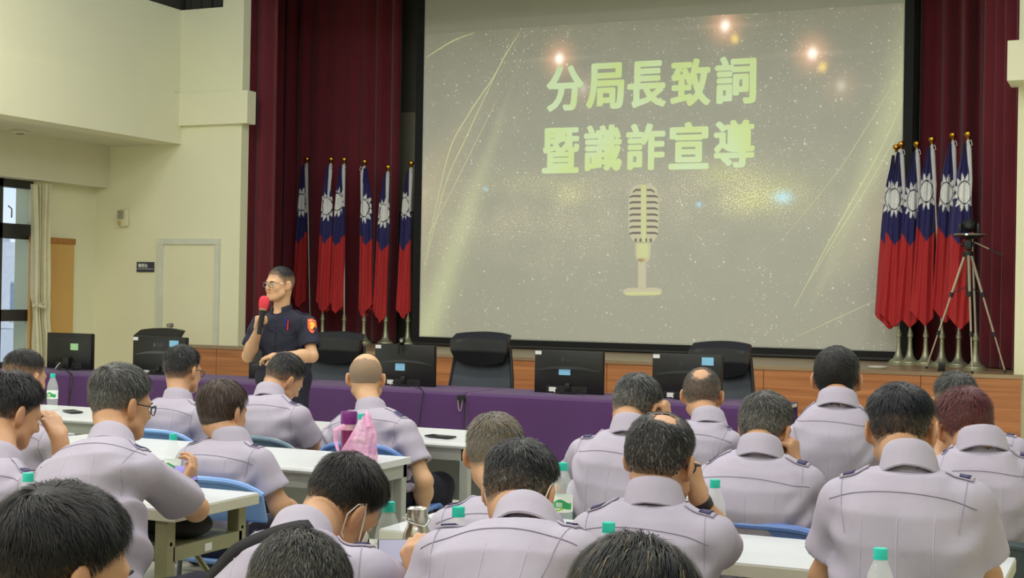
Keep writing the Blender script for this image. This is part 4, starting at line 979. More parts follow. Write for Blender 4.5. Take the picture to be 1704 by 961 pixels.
        if hp['bald']:
            c, r0, amt = hp['bald']; c = unit(c); l = np.sqrt(x*x+y*y+(z-.02)**2)+1e-6
            dt = (x*c[0]+y*c[1]+(z-.02)*c[2])/l; an = np.arccos(np.clip(dt, -1, 1))+.05*np.sin(x*170+y*60)*np.sin(y*140+z*90); m_ = sstep(an, r0*.55, r0*1.3)
            t_ = t_*(1-(1-m_)*amt)-.006*(1-m_)**1.5*(amt > .97)
        return t_, z-hl
    # stubble tone on the scalp under and below the hair line
    tt, zz = thick(q[:, 0], q[:, 1], q[:, 2]); near = (np.linalg.norm(q-np.array([0, -.01, .01]), axis=1) < .14)
    st = sstep(zz, -.022, .008)*near*(q[:, 2] > -.085)*(1-sstep(np.abs(q[:, 0]), .075, .082))*(cr_ := (cranium(q[:, 0], q[:, 1], q[:, 2]) < .006))
    if hp['bald']: st = st*np.clip(tt/.004, .0, .7)
    tone = tone*(1-st[:, None]*.62)+base*(st[:, None]*.55)
    rb = Vector(root.location); vloc = vs-np.array(rb)
    body = link('body', np_mesh('body', vloc, fs, tone), SKIN, root, True)
    # --- hair: soft cap plus strands
    hh_ = min(h, .005)
    HF = Field(hc-.16*hs, hc+.16*hs, hh_)
    ax = [(HF.o[i]+np.arange(HF.n[i])*hh_) for i in range(3)]
    X, Y, Z = np.meshgrid(*[a_-hc[i] for i, a_ in enumerate(ax)], indexing='ij')
    qx, qy, qz = [(X*B[0, i]+Y*B[1, i]+Z*B[2, i])/hs for i in range(3)]
    tk, _ = thick(qx, qy, qz); rs_ = np.random.default_rng(int(abs(head[0]*997+head[1]*131)) % 9999)
    ph = rs_.uniform(0, 6, 8)
    lump = .0028*np.sin(qx*95+ph[0]+2*np.sin(qy*60+ph[1]))*np.sin(qy*80+ph[2])+.0020*np.sin(qx*170+qz*90+ph[3])*np.sin(qy*150+ph[4])
    HF.D = ((cranium(qx, qy, qz)-tk*.82-lump*sstep(tk, .006, .02))*hs).astype(np.float32)
    HF.D = np.maximum(HF.D, (-(qz+.11)*hs).astype(np.float32))
    hv, hf = HF.mesh(); hv = smooth_verts(hv, hf, 1, .5)
    qh = (hv-hc)@B/hs; th, zh = thick(qh[:, 0], qh[:, 1], qh[:, 2])
    keep = (th > 0) & (cranium(qh[:, 0], qh[:, 1], qh[:, 2]) > -.003)
    fk = keep[hf].all(1); hf = hf[fk]
    fz = 1-sstep(th, .001, .0085)
    fz = np.clip(fz*(.8+.4*rs_.uniform(0, 1, len(fz))), 0, 1); hc_ = base[None]*(1-fz[:, None]*.72)+(sk*.62)[None]*fz[:, None]*.72
    g = hp['gray']; rnd = rs_.uniform(0, 1, len(hv))
    side = 1-sstep(qh[:, 2], -.01, .07); gm = np.clip(g*(.5+.9*side)*(.4+1.0*rnd), 0, 1)
    hc_ = hc_*(1-gm[:, None])+gcol*gm[:, None]*.55
    # strands
    tri = hf; cen = hv[tri].mean(1); wgt = np.clip(th[tri].mean(1), 0, None)+.002; wgt /= wgt.sum()
    pick = rs_.choice(len(tri), strands, p=wgt) if len(tri) else []
    bw = rs_.dirichlet((1, 1, 1, 1), strands); p0_ = (hv[tri[pick]]*bw[:, :, None]).sum(1); q0 = (p0_-hc)@B/hs
    nrm = q0-np.array([0, -.012, .02]); nrm /= np.linalg.norm(nrm, axis=1)[:, None]
    wc = np.array(hp.get('whorl', (.01, -.06, .095))); rad = q0-wc; rad -= nrm*(rad*nrm).sum(1)[:, None]; rl = np.linalg.norm(rad, axis=1)[:, None]; rad /= rl+1e-4
    swirl = np.cross(nrm, rad)*np.exp(-(rl/.035)**2)*1.2
    dirn = rad+swirl+rs_.normal(0, hp.get('mess', .28), q0.shape); dirn -= nrm*(dirn*nrm).sum(1)[:, None]; dirn /= np.linalg.norm(dirn, axis=1)[:, None]
    thp = np.clip(thick(q0[:, 0], q0[:, 1], q0[:, 2])[0], .002, None)
    Ls = (thp*1.5+.004)*rs_.uniform(.7, 1.3, strands)*hp.get('len', 1); lift = hp.get('lift', .35)*rs_.uniform(.3, 1.5, strands)
    c1 = q0+dirn*(Ls*.5)[:, None]+nrm*(Ls*lift*.35)[:, None]; c2 = q0+dirn*Ls[:, None]+nrm*(Ls*lift*.35-Ls*Ls*3.5)[:, None]
    q0 = q0-nrm*.002
    wd = np.cross(dirn, nrm); wd /= np.linalg.norm(wd, axis=1)[:, None]; ww = hp.get('w', .0011)*.7
    P0 = np.stack([q0-wd*ww, q0+wd*ww, c1-wd*ww*.9, c1+wd*ww*.9, c2-wd*ww*.25, c2+wd*ww*.25], 1).reshape(-1, 3)
    P0 = hc+hs*(P0@B.T)
    o_ = len(hv)+np.arange(strands)*6; sf = np.concatenate([np.stack([o_, o_+1, o_+3, o_+2], 1), np.stack([o_+2, o_+3, o_+5, o_+4], 1)])
    isg = rs_.uniform(0, 1, strands) < np.clip(g*(.6+.9*(1-sstep(q0[:, 2], -.01, .08))), 0, 1)
    sc = base[None]*rs_.uniform(.8, 1.3, (strands, 1)); sc = np.where(isg[:, None], gcol*rs_.uniform(.3, .75, (strands, 1)), sc)
    if 'tint' in hp: tm = rs_.uniform(0, 1, strands) < hp['tint'][1]; sc = np.where(tm[:, None], np.array(lin(hp['tint'][0]))*rs_.uniform(.6, 1.2, (strands, 1)), sc)
    allv = np.concatenate([hv, P0])-np.array(rb); allf = np.concatenate([hf, sf]); allc = np.concatenate([hc_, np.repeat(sc, 6, 0)])
    used = np.unique(allf); rm = np.full(len(allv), -1); rm[used] = np.arange(len(used))
    link('hair', np_mesh('hair', allv[used], rm[allf], allc[used]), HAIRM, root, True)
    # --- face details
    def sph(mb, c, r, n=10):
        Mx = Matrix([[B[i][j] for j in range(3)] for i in range(3)]).to_4x4()
        mb.lathe([(r*math.sin(math.pi*i/n), -r*math.cos(math.pi*i/n)) for i in range(n+1)], c, 14, Mx)
    for s in (-1, 1):
        e = MB(); sph(e, H((s*.031, .0775, .002)), .0115*S); eo = e.build('eye', EYEW, root, True, True)
        e = MB(); sph(e, H((s*.031, .0842, .002)), .0056*S); e.build('iris', IRIS, eo, True, True)
        MB().tube([H((s*.014, .0965, .018)), H((s*.030, .0935, .0235)), H((s*.046, .0815, .019))], [.0028, .0032, .0018], 6).build('eyebrow', HAIRM, root, True, True, )
    if glasses:
        gm_ = GLF if glasses == 'dark' else GLM; rr_ = .0018 if glasses == 'dark' else .0013
        gl = MB()
        for s in (-1, 1):
            pts_ = [H((s*.033+.024*math.cos(a_), .108-.012*abs(math.cos(a_))*(1 if math.cos(a_)*s > 0 else 0), .001+.0165*math.sin(a_))) for a_ in np.linspace(0, 2*math.pi, 21)]
            gl.tube(pts_, rr_*1.1, 6)
            gl.tube([H((s*.056, .098, .008)), H((s*.074, .085, .009)), H((s*.082, .03, .008)), H((s*.083, -.008, .006)), H((s*.080, -.026, -.01))], rr_*1.3, 6)
        gl.tube([H((-.010, .108, .006)), H((0, .112, .008)), H((.010, .108, .006))], rr_, 6)
        go = gl.build('spectacles', gm_, root, True, True)
        for s in (-1, 1):
            MB().prism([H((s*.033+.023*math.cos(a_), .1075-.008*(math.cos(a_)*s > 0)*abs(math.cos(a_)), .001+.0158*math.sin(a_))) for a_ in np.linspace(0, 2*math.pi, 17)[:-1]], B@np.array([0, .0008, 0])).build('lens', LENS, go, world=True)
    if mask:
        for s in (-1, 1):
            MB().tube([H((s*.072, .055, -.045)), H((s*.080, .012, .012)), H((s*.083, -.006, .030)), H((s*.087, -.026, .014)), H((s*.080, -.028, -.02)), H((s*.070, .0, -.06)), H((s*.066, .045, -.075))], .0017, 6).build('mask_strap', STRAPM, root, True, True)
        mk = MB().grid(lambda a_, b_: Vector(H(((a_-.5)*.15, .106-.055*abs((a_-.5)*2)**2.2+.012*math.sin(math.pi*b_), -.015-.085*b_))), 14, 8).build('face_mask', STRAPM, root, True, True); solid(mk, .002)
    # --- shirt
    sh = shirt or SHIRT
    zs = np.array([0, .12, .3, .5, .68, .8, .89, .95, 1.0, 1.06])
    rx = np.array([.98*waist, .95*waist, .93*waist, .95, .97, .93, .80, .56, .30, .20])*half*.86*fat
    rx[-2:] = [.050, .04]; rx[-3] = .086; rx[-4] *= .86; rx[-5] *= .97
    ry = np.array([.135, .135, .13, .125, .122, .110, .084, .058, .048, .045])/.12*depth
    bend = np.array([.0, .0, -.3, -.75, -1.0, -.85, -.50, -.15, .1, .1])*hump
    pts = [pel-np.array([.3, .3, .14]), pel+np.array([.3, .3, .1]), N+[.1, .1, .05], N-[.1, .1, .05]]
    slv = []
    for s0, e in ((sl, eL), (sr, eR)):
        c = s0+(e-s0)*sleeve; slv.append((s0, c, unit(e-s0))); pts += [s0-.12, s0+.12, c-.12, c+.12]
    pts = np.array(pts); SFd = Field(pts.min(0), pts.max(0), h)
    def torso(X, Y, Z):
        X, Y, Z = X-pel[0], Y-pel[1], Z-pel[2]
        x = X*T[0, 0]+Y*T[1, 0]+Z*T[2, 0]; y = X*T[0, 1]+Y*T[1, 1]+Z*T[2, 1]; z = X*T[0, 2]+Y*T[1, 2]+Z*T[2, 2]
        t_ = z/Lt; tc_ = np.clip(t_, shirt_bottom, .94)
        a = np.interp(tc_, zs, rx).astype(np.float32); b_ = np.interp(tc_, zs, ry).astype(np.float32); yo = y-np.interp(tc_, zs, bend).astype(np.float32)
        # flatter back
        n_ = 2.35
        rr_ = (np.abs(x/a)**n_+np.abs(yo/b_)**n_)**(1/n_)
        d = (rr_-1)*np.minimum(a, b_)*.9
        zo = np.maximum(np.maximum(shirt_bottom-t_, t_-.94), 0)*Lt
        return np.where(zo > 0, np.sqrt(np.maximum(d, 0)**2+zo**2)+np.minimum(d, 0)*.0, d)
    SFd.fn(torso, pts.min(0), pts.max(0), k=0)
    for (s0, c, dr_), (e, w) in zip(slv, ((eL, wL), (eR, wR))):
        inner = mid+(s0-mid)*.45
        SFd.cap(inner+T@np.array([0, 0, -.004]), s0, .055, .058, k=.03)
        SFd.cap(s0, c, .062, .070*max(S, .95), k=.016)
    SFd.cap(N+T@np.array([0, .010, -.055]), sl+T@np.array([0, 0, .0]), .036, .050, k=.022); SFd.cap(N+T@np.array([0, .010, -.055]), sr+T@np.array([0, 0, .0]), .036, .050, k=.022)
    # wrinkles
    pz = rs_.uniform(0, 6, 12)
    gg = SFd.sub(SFd.o, SFd.o+SFd.n*SFd.h); _, X, Y, Z = gg
    xl = (X-pel[0])*T[0, 0]+(Y-pel[1])*T[1, 0]+(Z-pel[2])*T[2, 0]; yl = (X-pel[0])*T[0, 1]+(Y-pel[1])*T[1, 1]+(Z-pel[2])*T[2, 1]; zl = (X-pel[0])*T[0, 2]+(Y-pel[1])*T[1, 2]+(Z-pel[2])*T[2, 2]
    u_ = np.abs(xl)/half; tz = zl/Lt
    low = np.exp(-(np.clip(tz-.12, 0, 9)/.28)**2); sidew = sstep(u_, .45, .85)
    w1 = np.sin(zl*62-u_*9+1.5*np.sin(xl*14+pz[0])+pz[1])*(.0030*low+.0034*sidew*np.exp(-((tz-.6)/.22)**2))
    w2 = np.sin(xl*24+3*np.sin(zl*9+pz[2])+pz[3])*.0022*np.exp(-((tz-.55)/.4)**2)
    w3 = np.sin(zl*26+xl*17*np.sign(xl)+2*np.sin(xl*11+pz[4])+pz[5])*.0026
    SFd.D -= ((w1+w2+w3)*wr*1.75*(1-sstep(tz, .76, .9))*(1-.75*sstep(u_, .85, 1.05))).astype(np.float32)
    for s0, c, dr_ in slv:                                 # open cuffs
        g = SFd.sub(c-.13, c+.13)
        if g is not None:
            sl_, X, Y, Z = g; pd = (X-c[0])*dr_[0]+(Y-c[1])*dr_[1]+(Z-c[2])*dr_[2]; rad_ = np.sqrt((X-c[0]-pd*dr_[0])**2+(Y-c[1]-pd*dr_[1])**2+(Z-c[2]-pd*dr_[2])**2)
            m_ = rad_ < .10; SFd.D[sl_] = np.where(m_, np.maximum(SFd.D[sl_], pd), SFd.D[sl_])
        SFd.cap(c-dr_*.022, c+dr_*.05, .048*S, .056*S, k=0, mode='sub')
    # neck opening
    axn = unit(hn-(N+T@np.array([0, .02, -.02]))); axn = unit(axn*(1-collar_tilt)+up*collar_tilt); c0_ = N+T@np.array([0, .026, -.022])
    SFd.cap(N+T@np.array([0, .018, -.075]), N+T@np.array([0, .014, -.046]), .060*S, .060*S, k=.015); SFd.cap(c0_+axn*-.014, c0_+axn*.09, .056*S, .085*S, k=.003, mode='sub')
    sv, sf_ = SFd.mesh(); sv = smooth_verts(sv, sf_, 2, .5)
    svl = sv-np.array(rb); sho = link('shirt', np_mesh('shirt', svl, sf_), sh, root, True)
    bvh = BVHTree.FromPolygons([tuple(v) for v in sv], [tuple(f) for f in sf_.tolist()])
    def onto(x, z, off=.0015, frm=-1, y0=.5):
        p = pel+T@np.array([x, frm*y0, z]); r = bvh.ray_cast(Vector(p), Vector(T@np.array([0, -frm, 0])))
        return None if r[0] is None else r[0]+r[1].normalized()*off
    sgn = -1
    def trace(xs_, zs_, r, m, nm, frm=-1):
        pp = [onto(a_, b_, r*.4, frm) for a_, b_ in zip(xs_, zs_)]; pp = [p for p in pp if p is not None]
        if len(pp) > 3: MB().tube(pp, r, 5).build(nm, m, sho, True, True)
    se = NAVYSEAM if navy else SEAM
    xx = np.linspace(-.86, .86, 36)*half
    trace(xx, Lt-.068-.045*np.abs(xx/half)**2.2, .0013, se, 'yoke_seam')
    # armhole seams
    for (s0, c, dr_), sd_ in zip(slv, (-1, 1)):
        pp = []; o0 = s0-lat*sd_*.012; ax_ = unit(dr_*.22+lat*sd_*.95); e1 = unit(np.cross(ax_, fwd)); e2 = np.cross(ax_, e1)
        for i in range(33):
            a_ = 2*math.pi*i/32; dv = e1*math.cos(a_)+e2*math.sin(a_); r = bvh.ray_cast(Vector(o0+dv*.16), Vector(-dv), .16)
            if r[0] is not None and (Vector(o0)-r[0]).length < .13: pp.append(r[0]+Vector(dv)*.0006)
            elif len(pp) > 5: break
        if len(pp) > 5: MB().tube(pp, .0012, 5).build('armhole_seam', se if navy else ARMS, sho, True, True)
    if not navy:
        for x_ in (-.42*half, 0, .42*half): trace(np.full(24, x_), np.linspace(.82, .12, 24)*Lt, .0011, CREASE, 'pressed_crease')
    # collar
    cx = unit(np.cross(fwd, axn)) if abs(np.dot(fwd, axn)) < .99 else latx
    if np.dot(cx, latx) < 0: cx = -cx
    cy = np.cross(axn, cx); c0_ = c0_+axn*.010 
    prof = [(.0545, -.014), (.0555, .018), (.0565, .030), (.0595, .034), (.0650, .028), (.0710, .006), (.0815, -.032), (.0785, -.035), (.067, .004), (.061, .020), (.0605, -.014)]
    n_ = 40; cv, cf = [], []
    for i in range(n_+1):
        th_ = math.radians(-90-150+300*i/n_); fr = abs(i/n_-.5)*2
        for (r_, z_) in prof:
            r2 = r_*S*(1+.04*fr); z2 = z_*(1+.5*fr*(z_ < 0))-.03*fr**2
            cv.append(c0_+cx*math.cos(th_)*r2+cy*math.sin(th_)*r2*1.06+axn*z2)
    m_ = len(prof)
    for i in range(n_):
        for j in range(m_): cf.append((i*m_+j, i*m_+(j+1) % m_, (i+1)*m_+(j+1) % m_, (i+1)*m_+j))
    cf.append(tuple(range(m_-1, -1, -1))); cf.append(tuple(n_*m_+j for j in range(m_)))
    MB().add(cv, cf).build('collar', sh, sho, True, True)
    # epaulettes
    for s, S0 in ((-1, sl), (1, sr)):
        row = []
        upw = unit(up*.8+np.array([0, 0, .6]))
        for i in range(9):
            f_ = i/8; base_ = S0+lat*s*.012+(N+lat*s*.06-S0)*f_*.80
            for j in (-1, 0, 1):
                pt = base_+fwd*(.022*(1-.25*f_))*j; r = bvh.ray_cast(Vector(pt+upw*.2), Vector(-upw))
                row.append(Vector(r[0])+Vector(upw)*.004 if r[0] is not None else None)
        if all(p is not None for p in row):
            ff = [(i*3+j, i*3+j+1, (i+1)*3+j+1, (i+1)*3+j) for i in range(8) for j in range(2)]
            eo = MB().add(row, ff).build('epaulette', sh, root, True, True, fix=False); solid(eo, .004, 0)
            sl2 = MB().add([p+Vector(upw)*.004 for p in row[3:15]], [(i*3+j, i*3+j+1, (i+1)*3+j+1, (i+1)*3+j) for i in range(3) for j in range(2)]).build('rank_slide', RANK, eo, True, True, fix=False); solid(sl2, .003, 0)
    # --- trousers, shoes
    ph_ = math.radians(yaw); fh = np.array([math.sin(ph_), math.cos(ph_), 0]); rh = np.array([math.cos(ph_), -math.sin(ph_), 0])
    TF = None
    if legs == 'sit':
        kn = [pel+fh*.42+rh*s*.13+np.array([0, 0, .51-pel[2]]) for s in (-1, 1)]; an = [k_-fh*.03*1+np.array([0, 0, .10-k_[2]]) for k_ in kn]
        if extra and 'knees' in extra: kn = [V3(k_) for k_ in extra['knees']]; an = [V3(k_) for k_ in extra['ankles']]
    else:
        kn = [pel+rh*s*.10+fh*.02+np.array([0, 0, .50-pel[2]]) for s in (-1, 1)]; an = [pel+rh*s*.12+np.array([0, 0, .09-pel[2]]) for s in (-1, 1)]
    pts = np.array([pel-.2, pel+.2]+[k_-.12 for k_ in kn]+[k_+.12 for k_ in kn]+[a_-.1 for a_ in an]+[a_+.1 for a_ in an])
    TF = Field(pts.min(0), pts.max(0), .011)
    Bp = np.stack([rh, fh, np.array([0, 0, 1.])], 1)
    TF.ell(pel+np.array([0, 0, -.01]), (min(.19, half*.8)*fat, .135, .12), Bp, k=.02)
    for k_, a_, s in zip(kn, an, (-1, 1)):
        TF.cap(pel+rh*s*.09, k_, .088, .07, k=.05); TF.cap(k_, a_, .068, .056, k=.03)
    tv, tf = TF.mesh(); tv = smooth_verts(tv, tf, 2, .5)-np.array(rb); link('trousers', np_mesh('trousers', tv, tf), TROU, root, True)
    for a_ in an:
        SHF = Field(a_-[.2, .2, .11], a_+[.2, .2, .06], .009)
        SHF.cap(a_+fh*-.03-[0, 0, .045], a_+fh*.16-[0, 0, .055], .042, .036, k=.02); SHF.cap(a_-[0, 0, .0], a_-[0, 0, .05], .045, k=.03)
        x_, f_ = SHF.mesh(); x_[:, 2] = np.maximum(x_[:, 2], .004); link('shoe', np_mesh('shoe', x_-np.array(rb), f_), SHOE, root, True)
    return dict(root=root, bvh=bvh, T=T, pel=pel, N=N, H=H, B=B, Lt=Lt, half=half, sl=sl, sr=sr, eL=eL, wL=wL, eR=eR, wR=wR, onto=onto, shirt=sho, fwd=fwd, up=up, lat=latx, body=body)
def pv(x, y, z=.53): return (x, y, z)
# ------------------------------------------------------------------ the audience, row by row
BLK_ = (30, 29, 30)
A_, B_, C_, D_ = 5.85, 4.60, 3.40, 2.36
def seat(u, v, Y, z=.53):      # pelvis below a picture column at row Y
    p = P(u, v, Y); return (p.x, Y, z)
K = dict
# front row
person('man in glasses with neat black hair in front of the monitor before the door', P(305, 574, 5.98), P(291, 655, 5.86), P(238, 692, 5.83), P(349, 684, 5.83), seat(290, 700, A_), hyaw=8, hpitch=12, L=None, glasses='dark', hairp=K(col=(26, 26, 28), gray=.05), strands=2200, h=.0075)
person('bowed man with short wavy black hair in front of the speaker', P(474, 587, 6.02), P(444, 648, 5.86), P(393, 692, 5.83), P(512, 682, 5.83), seat(452, 700, A_), hyaw=28, hpitch=38, hroll=6, R=(P(526, 752, 5.95), P(505, 765, 6.2)), hairp=K(col=(32, 32, 36), gray=.10, nape=-.045), strands=2400, h=.0075, hump=.045)
person('bald man with thin grey hair round the back of his head', P(610, 584, 5.98), P(612, 672, 5.86), P(543, 712, 5.83), P(690, 706, 5.83), seat(625, 720, A_), hyaw=-22, hpitch=10, hs=1.0, R=(P(706, 800, 5.80), P(702, 858, 5.98), K(n=(0, 1, 0))), L=(P(545, 800, 5.9), P(570, 800, 6.2)), skin=(202, 160, 122), hairp=K(col=(120, 104, 82), gray=.3, top=.002, side=.0045, nape=-.045, bald=((0, .25, 1), 1.12, 1.0), fade=.02, len=.35, w=.0007), strands=1800, h=.007, fat=1.05, hump=.03, wr=1.5, shirt_bottom=-.03)
person('man with a thinning crown sitting in front of the rightmost monitor', P(1170, 608, 6.0), P(1176, 690, 5.83), P(1117, 722, 5.83), P(1232, 728, 5.83), seat(1176, 730, A_), hyaw=-6, hpitch=10, hairp=K(col=(38, 36, 34), gray=.18, top=.010, side=.010, bald=((0.02, -1, .85), .36, .985), len=.6), strands=2200, h=.0075)
person('very broad man with cropped black hair, tallest head of the front row', P(1394, 574, 5.93), P(1392, 660, 5.74), P(1314, 712, 5.80), P(1466, 716, 5.80), seat(1392, 720, A_), hyaw=-3, hpitch=6, hs=1.1, hairp=K(col=(20, 19, 20), gray=.0, top=.018, side=.016, nape=-.06, len=.6, fade=.0), strands=2400, h=.0075, fat=1.12, depth=.145)
person('man with silver temples mostly hidden behind the reddish haired man', P(1590, 617, 5.86), P(1618, 700, 5.86), P(1560, 738, 5.83), P(1712, 738, 5.83), seat(1640, 740, A_), hyaw=-14, hpitch=8, hairp=K(col=(34, 34, 34), gray=.35, side=.006, top=.02, nape=-.035), strands=2200, h=.0075)
# second row
person('man with a shaved nape by the window, behind the man resting his forehead', P(42, 580, 4.66), P(38, 690, 4.62), P(-32, 722, 4.58), P(104, 722, 4.58), seat(35, 740, B_), hyaw=6, hpitch=14, hs=.93, hairp=K(col=(30, 28, 28), gray=.04, side=.007, top=.018, nape=-.03, fade=.05), strands=2600, h=.007)
person('woman with short brown bobbed hair seated before the folding desk', P(372, 630, 4.68), P(378, 722, 4.60), P(302, 752, 4.57), P(450, 757, 4.57), seat(378, 780, B_, .50), hyaw=10, hpitch=12, R=(P(466, 842, 4.60), P(500, 862, 4.86)), hairp=K(col=(62, 46, 38), gray=.10, top=.022, side=.016, nape=-.082, edge=-.03, fade=.01, len=1.6, mess=.12, lift=.1, whorl=(0, -.03, .11)), strands=5000, h=.006, hump=.035)
b14 = person('heavy man with salt and pepper hair propping his head, left of the thinning crowned man', P(1060, 621, 4.80), P(1046, 705, 4.54), P(950, 742, 4.57), P(1108, 742, 4.57), seat(1032, 760, B_, .5), hyaw=14, hpitch=24, hroll=10, hs=.94, L=(P(944, 810, 4.72), P(960, 815, 4.95)), R=(P(1120, 800, 4.85), P(1112, 708, 4.80), K(n=(-1, 0, 0), d=(-.2, .1, 1), curl=(60, 60, 40))), hairp=K(col=(40, 42, 44), gray=.38, top=.02, side=.013, nape=-.05, mess=.4), strands=4200, h=.0065, fat=1.1, depth=.135, hump=.07, wr=1.9)
person('stout man with greying swirled hair in the second row of the right block', P(1276, 651, 4.76), P(1262, 740, 4.50), P(1158, 788, 4.53), P(1368, 788, 4.53), seat(1262, 800, B_, .5), hyaw=16, hpitch=18, hroll=3, R=(P(1352, 850, 4.70), P(1322, 778, 4.72), K(n=(-1, .2, 0), d=(-.1, .1, 1), curl=(60, 60, 40))), hairp=K(col=(52, 52, 48), gray=.42, top=.02, side=.014, nape=-.055), strands=4200, h=.0065, fat=1.1, depth=.135, hump=.05, wr=1.2)
person('person with reddish brown dyed short hair', P(1606, 644, 4.76), P(1632, 728, 4.50), P(1546, 770, 4.53), P(1738, 776, 4.53), seat(1640, 780, B_), hyaw=-24, hpitch=20, hroll=-3, L=(P(1556, 800, 4.72), P(1572, 742, 4.80), K(n=(1, 0, 0), d=(0, .1, 1))), hairp=K(col=(74, 38, 40), gray=.03, top=.022, side=.014, nape=-.058, mess=.35, tint=((112, 52, 56), .5)), strands=4200, h=.0065, fat=1.06, hump=.05)
# third row
c1 = person('young man with tousled black hair resting his forehead on his hand, at the picture edge', P(20, 621, 3.66), P(-12, 752, 3.46), P(-110, 800, 3.40), P(72, 805, 3.40), seat(-20, 830, C_), hyaw=22, hpitch=24, R=(P(112, 800, 3.80), P(98, 728, 3.78), K(n=(-.6, .2, -.2), d=(-.55, .2, .6), curl=(25, 25, 20))), hairp=K(col=(30, 30, 34), gray=.03, top=.026, side=.016, nape=-.05, mess=.5, lift=.4, len=1.1, edge=-.012), strands=6000, h=.0055, hump=.04)
c2 = person('man in dark glasses with bristly grey hair leaning on the folding desk with a phone', P(203, 607, 3.62), P(178, 722, 3.42), P(72, 778, 3.36), P(262, 765, 3.38), seat(150, 900, 3.22, .50), yaw=25, hyaw=22, hpitch=14, hs=.96, R=(P(326, 846, 3.72), P(300, 812, 3.92), K(n=(-.6, .2, .5), d=(.1, .6, .6), curl=(28, 40, 30), thumb=(10, 5))), L=(P(120, 880, 3.6), P(200, 840, 3.9)), glasses='dark', hairp=K(col=(60, 60, 58), gray=.36, top=.026, side=.015, nape=-.05, mess=.45, lift=.4, w=.0010), strands=7000, h=.005, fat=1.0, depth=.135, hump=.05, wr=1.5, sleeve=.74, shirt_bottom=-.16, extra=None)
person('grey haired man half hidden behind the man with white mask straps', P(826, 686, 3.66), P(842, 812, 3.46), P(722, 862, 3.41), P(930, 858, 3.41), seat(835, 880, C_), hyaw=-8, hpitch=16, hs=.95, hairp=K(col=(92, 88, 78), gray=.40, top=.018, side=.010, nape=-.045, tint=((132, 108, 78), .25)), strands=5000, h=.006)
c4 = person('man in dark glasses with a black wristband, propping his head, bottle at his elbow', P(1101, 682, 3.46), P(1084, 815, 3.36), P(957, 868, 3.33), P(1218, 878, 3.33), seat(1090, 900, C_, .5), hyaw=6, hpitch=13, hroll=4, glasses='dark', R=(P(1196, 900, 3.62), P(1163, 832, 3.56), K(n=(-1, .25, .1), d=(-.28, .05, 1), curl=(55, 70, 40), thumb=(20, 0), s=1.02)), hairp=K(col=(34, 33, 34), gray=.14, top=.014, side=.012, nape=-.052, bald=((.18, -.55, 1), .34, 1.0), mess=.35), strands=7000, h=.005, fat=1.05, hump=.045)
c5 = person('upright man with a tuft of black hair sticking up, largest back on the right', P(1500, 640, 3.60), P(1510, 757, 3.37), P(1371, 812, 3.36), P(1652, 820, 3.36), seat(1508, 900, C_), hyaw=-2, hpitch=13, hs=.88, L=(P(1372, 960, 3.42), P(1410, 1000, 3.72)), R=(P(1640, 960, 3.45), P(1600, 990, 3.75)), hairp=K(col=(24, 26, 32), gray=.01, top=.026, side=.011, nape=-.05, mess=.3, lift=.3), strands=7500, h=.0055, fat=1.06, hump=.035, wr=1.1)
# fourth row
d1 = person('man with a black strap over his shoulder, his head bowed over a phone', P(572, 756, 2.86), P(497, 872, 2.52), P(392, 935, 2.42), P(652, 935, 2.50), (P(500, 900, 2.36).x, 2.28, .5), yaw=15, hyaw=22, hpitch=42, hroll=10, mask=True, hs=.93, R=(P(700, 1010, 2.8), P(655, 960, 3.0)), hairp=K(col=(24, 22, 22), gray=.0, top=.024, side=.016, nape=-.045, mess=.25), strands=8000, h=.0055, hump=.07)
d2 = person('man with white mask straps behind both ears, centre of the nearest full row', P(868, 732, 2.86), P(868, 848, 2.56), P(700, 905, 2.48), P(996, 905, 2.48), (P(860, 900, 2.40).x, 2.32, .5), hyaw=3, hpitch=24, mask=True, hs=.90, L=(P(700, 1050, 2.45), P(703, 972, 2.58), K(n=(.3, .9, -.1), d=(-.35, .15, .75), curl=(50, 45, 30), thumb=(5, 5), s=1.0)), hairp=K(col=(32, 33, 36), gray=.09, top=.022, side=.011, nape=-.045, mess=.4), strands=8500, h=.005, hump=.05)
# nearest heads
person('young man with short black hair, nearest head at the lower left corner', P(106, 810, 1.54), P(60, 1130, 1.22), P(-150, 1270, 1.15), P(300, 1270, 1.15), (P(90, 900, 1.1).x, 1.0, .53), hyaw=28, hpitch=16, hs=.92, hairp=K(col=(27, 26, 27), gray=.0, top=.024, side=.014, nape=-.045, w=.0007, mess=.28, len=1.25), strands=16000, h=.005)
person('bowed person with short dark green black hair whose whorl faces up, below the strap', P(497, 882, 2.12), P(470, 1080, 1.84), P(350, 1170, 1.80), P(620, 1170, 1.80), (P(490, 900, 1.75).x, 1.68, .5), hyaw=-10, hpitch=40, hs=1.03, hairp=K(col=(38, 40, 38), gray=.14, top=.016, side=.013, w=.0008, whorl=(.0, -.045, .105), mess=.22, tint=((96, 84, 62), .12)), strands=12000, h=.0055)
person('person with sleek black parted hair, nearest head at the bottom centre', P(1058, 901, 1.86), P(1050, 1150, 1.62), P(900, 1260, 1.58), P(1220, 1260, 1.58), (P(1055, 900, 1.5).x, 1.45, .5), hyaw=-12, hpitch=30, hs=.93, hairp=K(col=(24, 26, 26), gray=.02, top=.024, side=.022, w=.0008, whorl=(.02, -.03, .11), mess=.14, len=1.7, tint=((140, 120, 82), .05)), strands=13000, h=.0055)

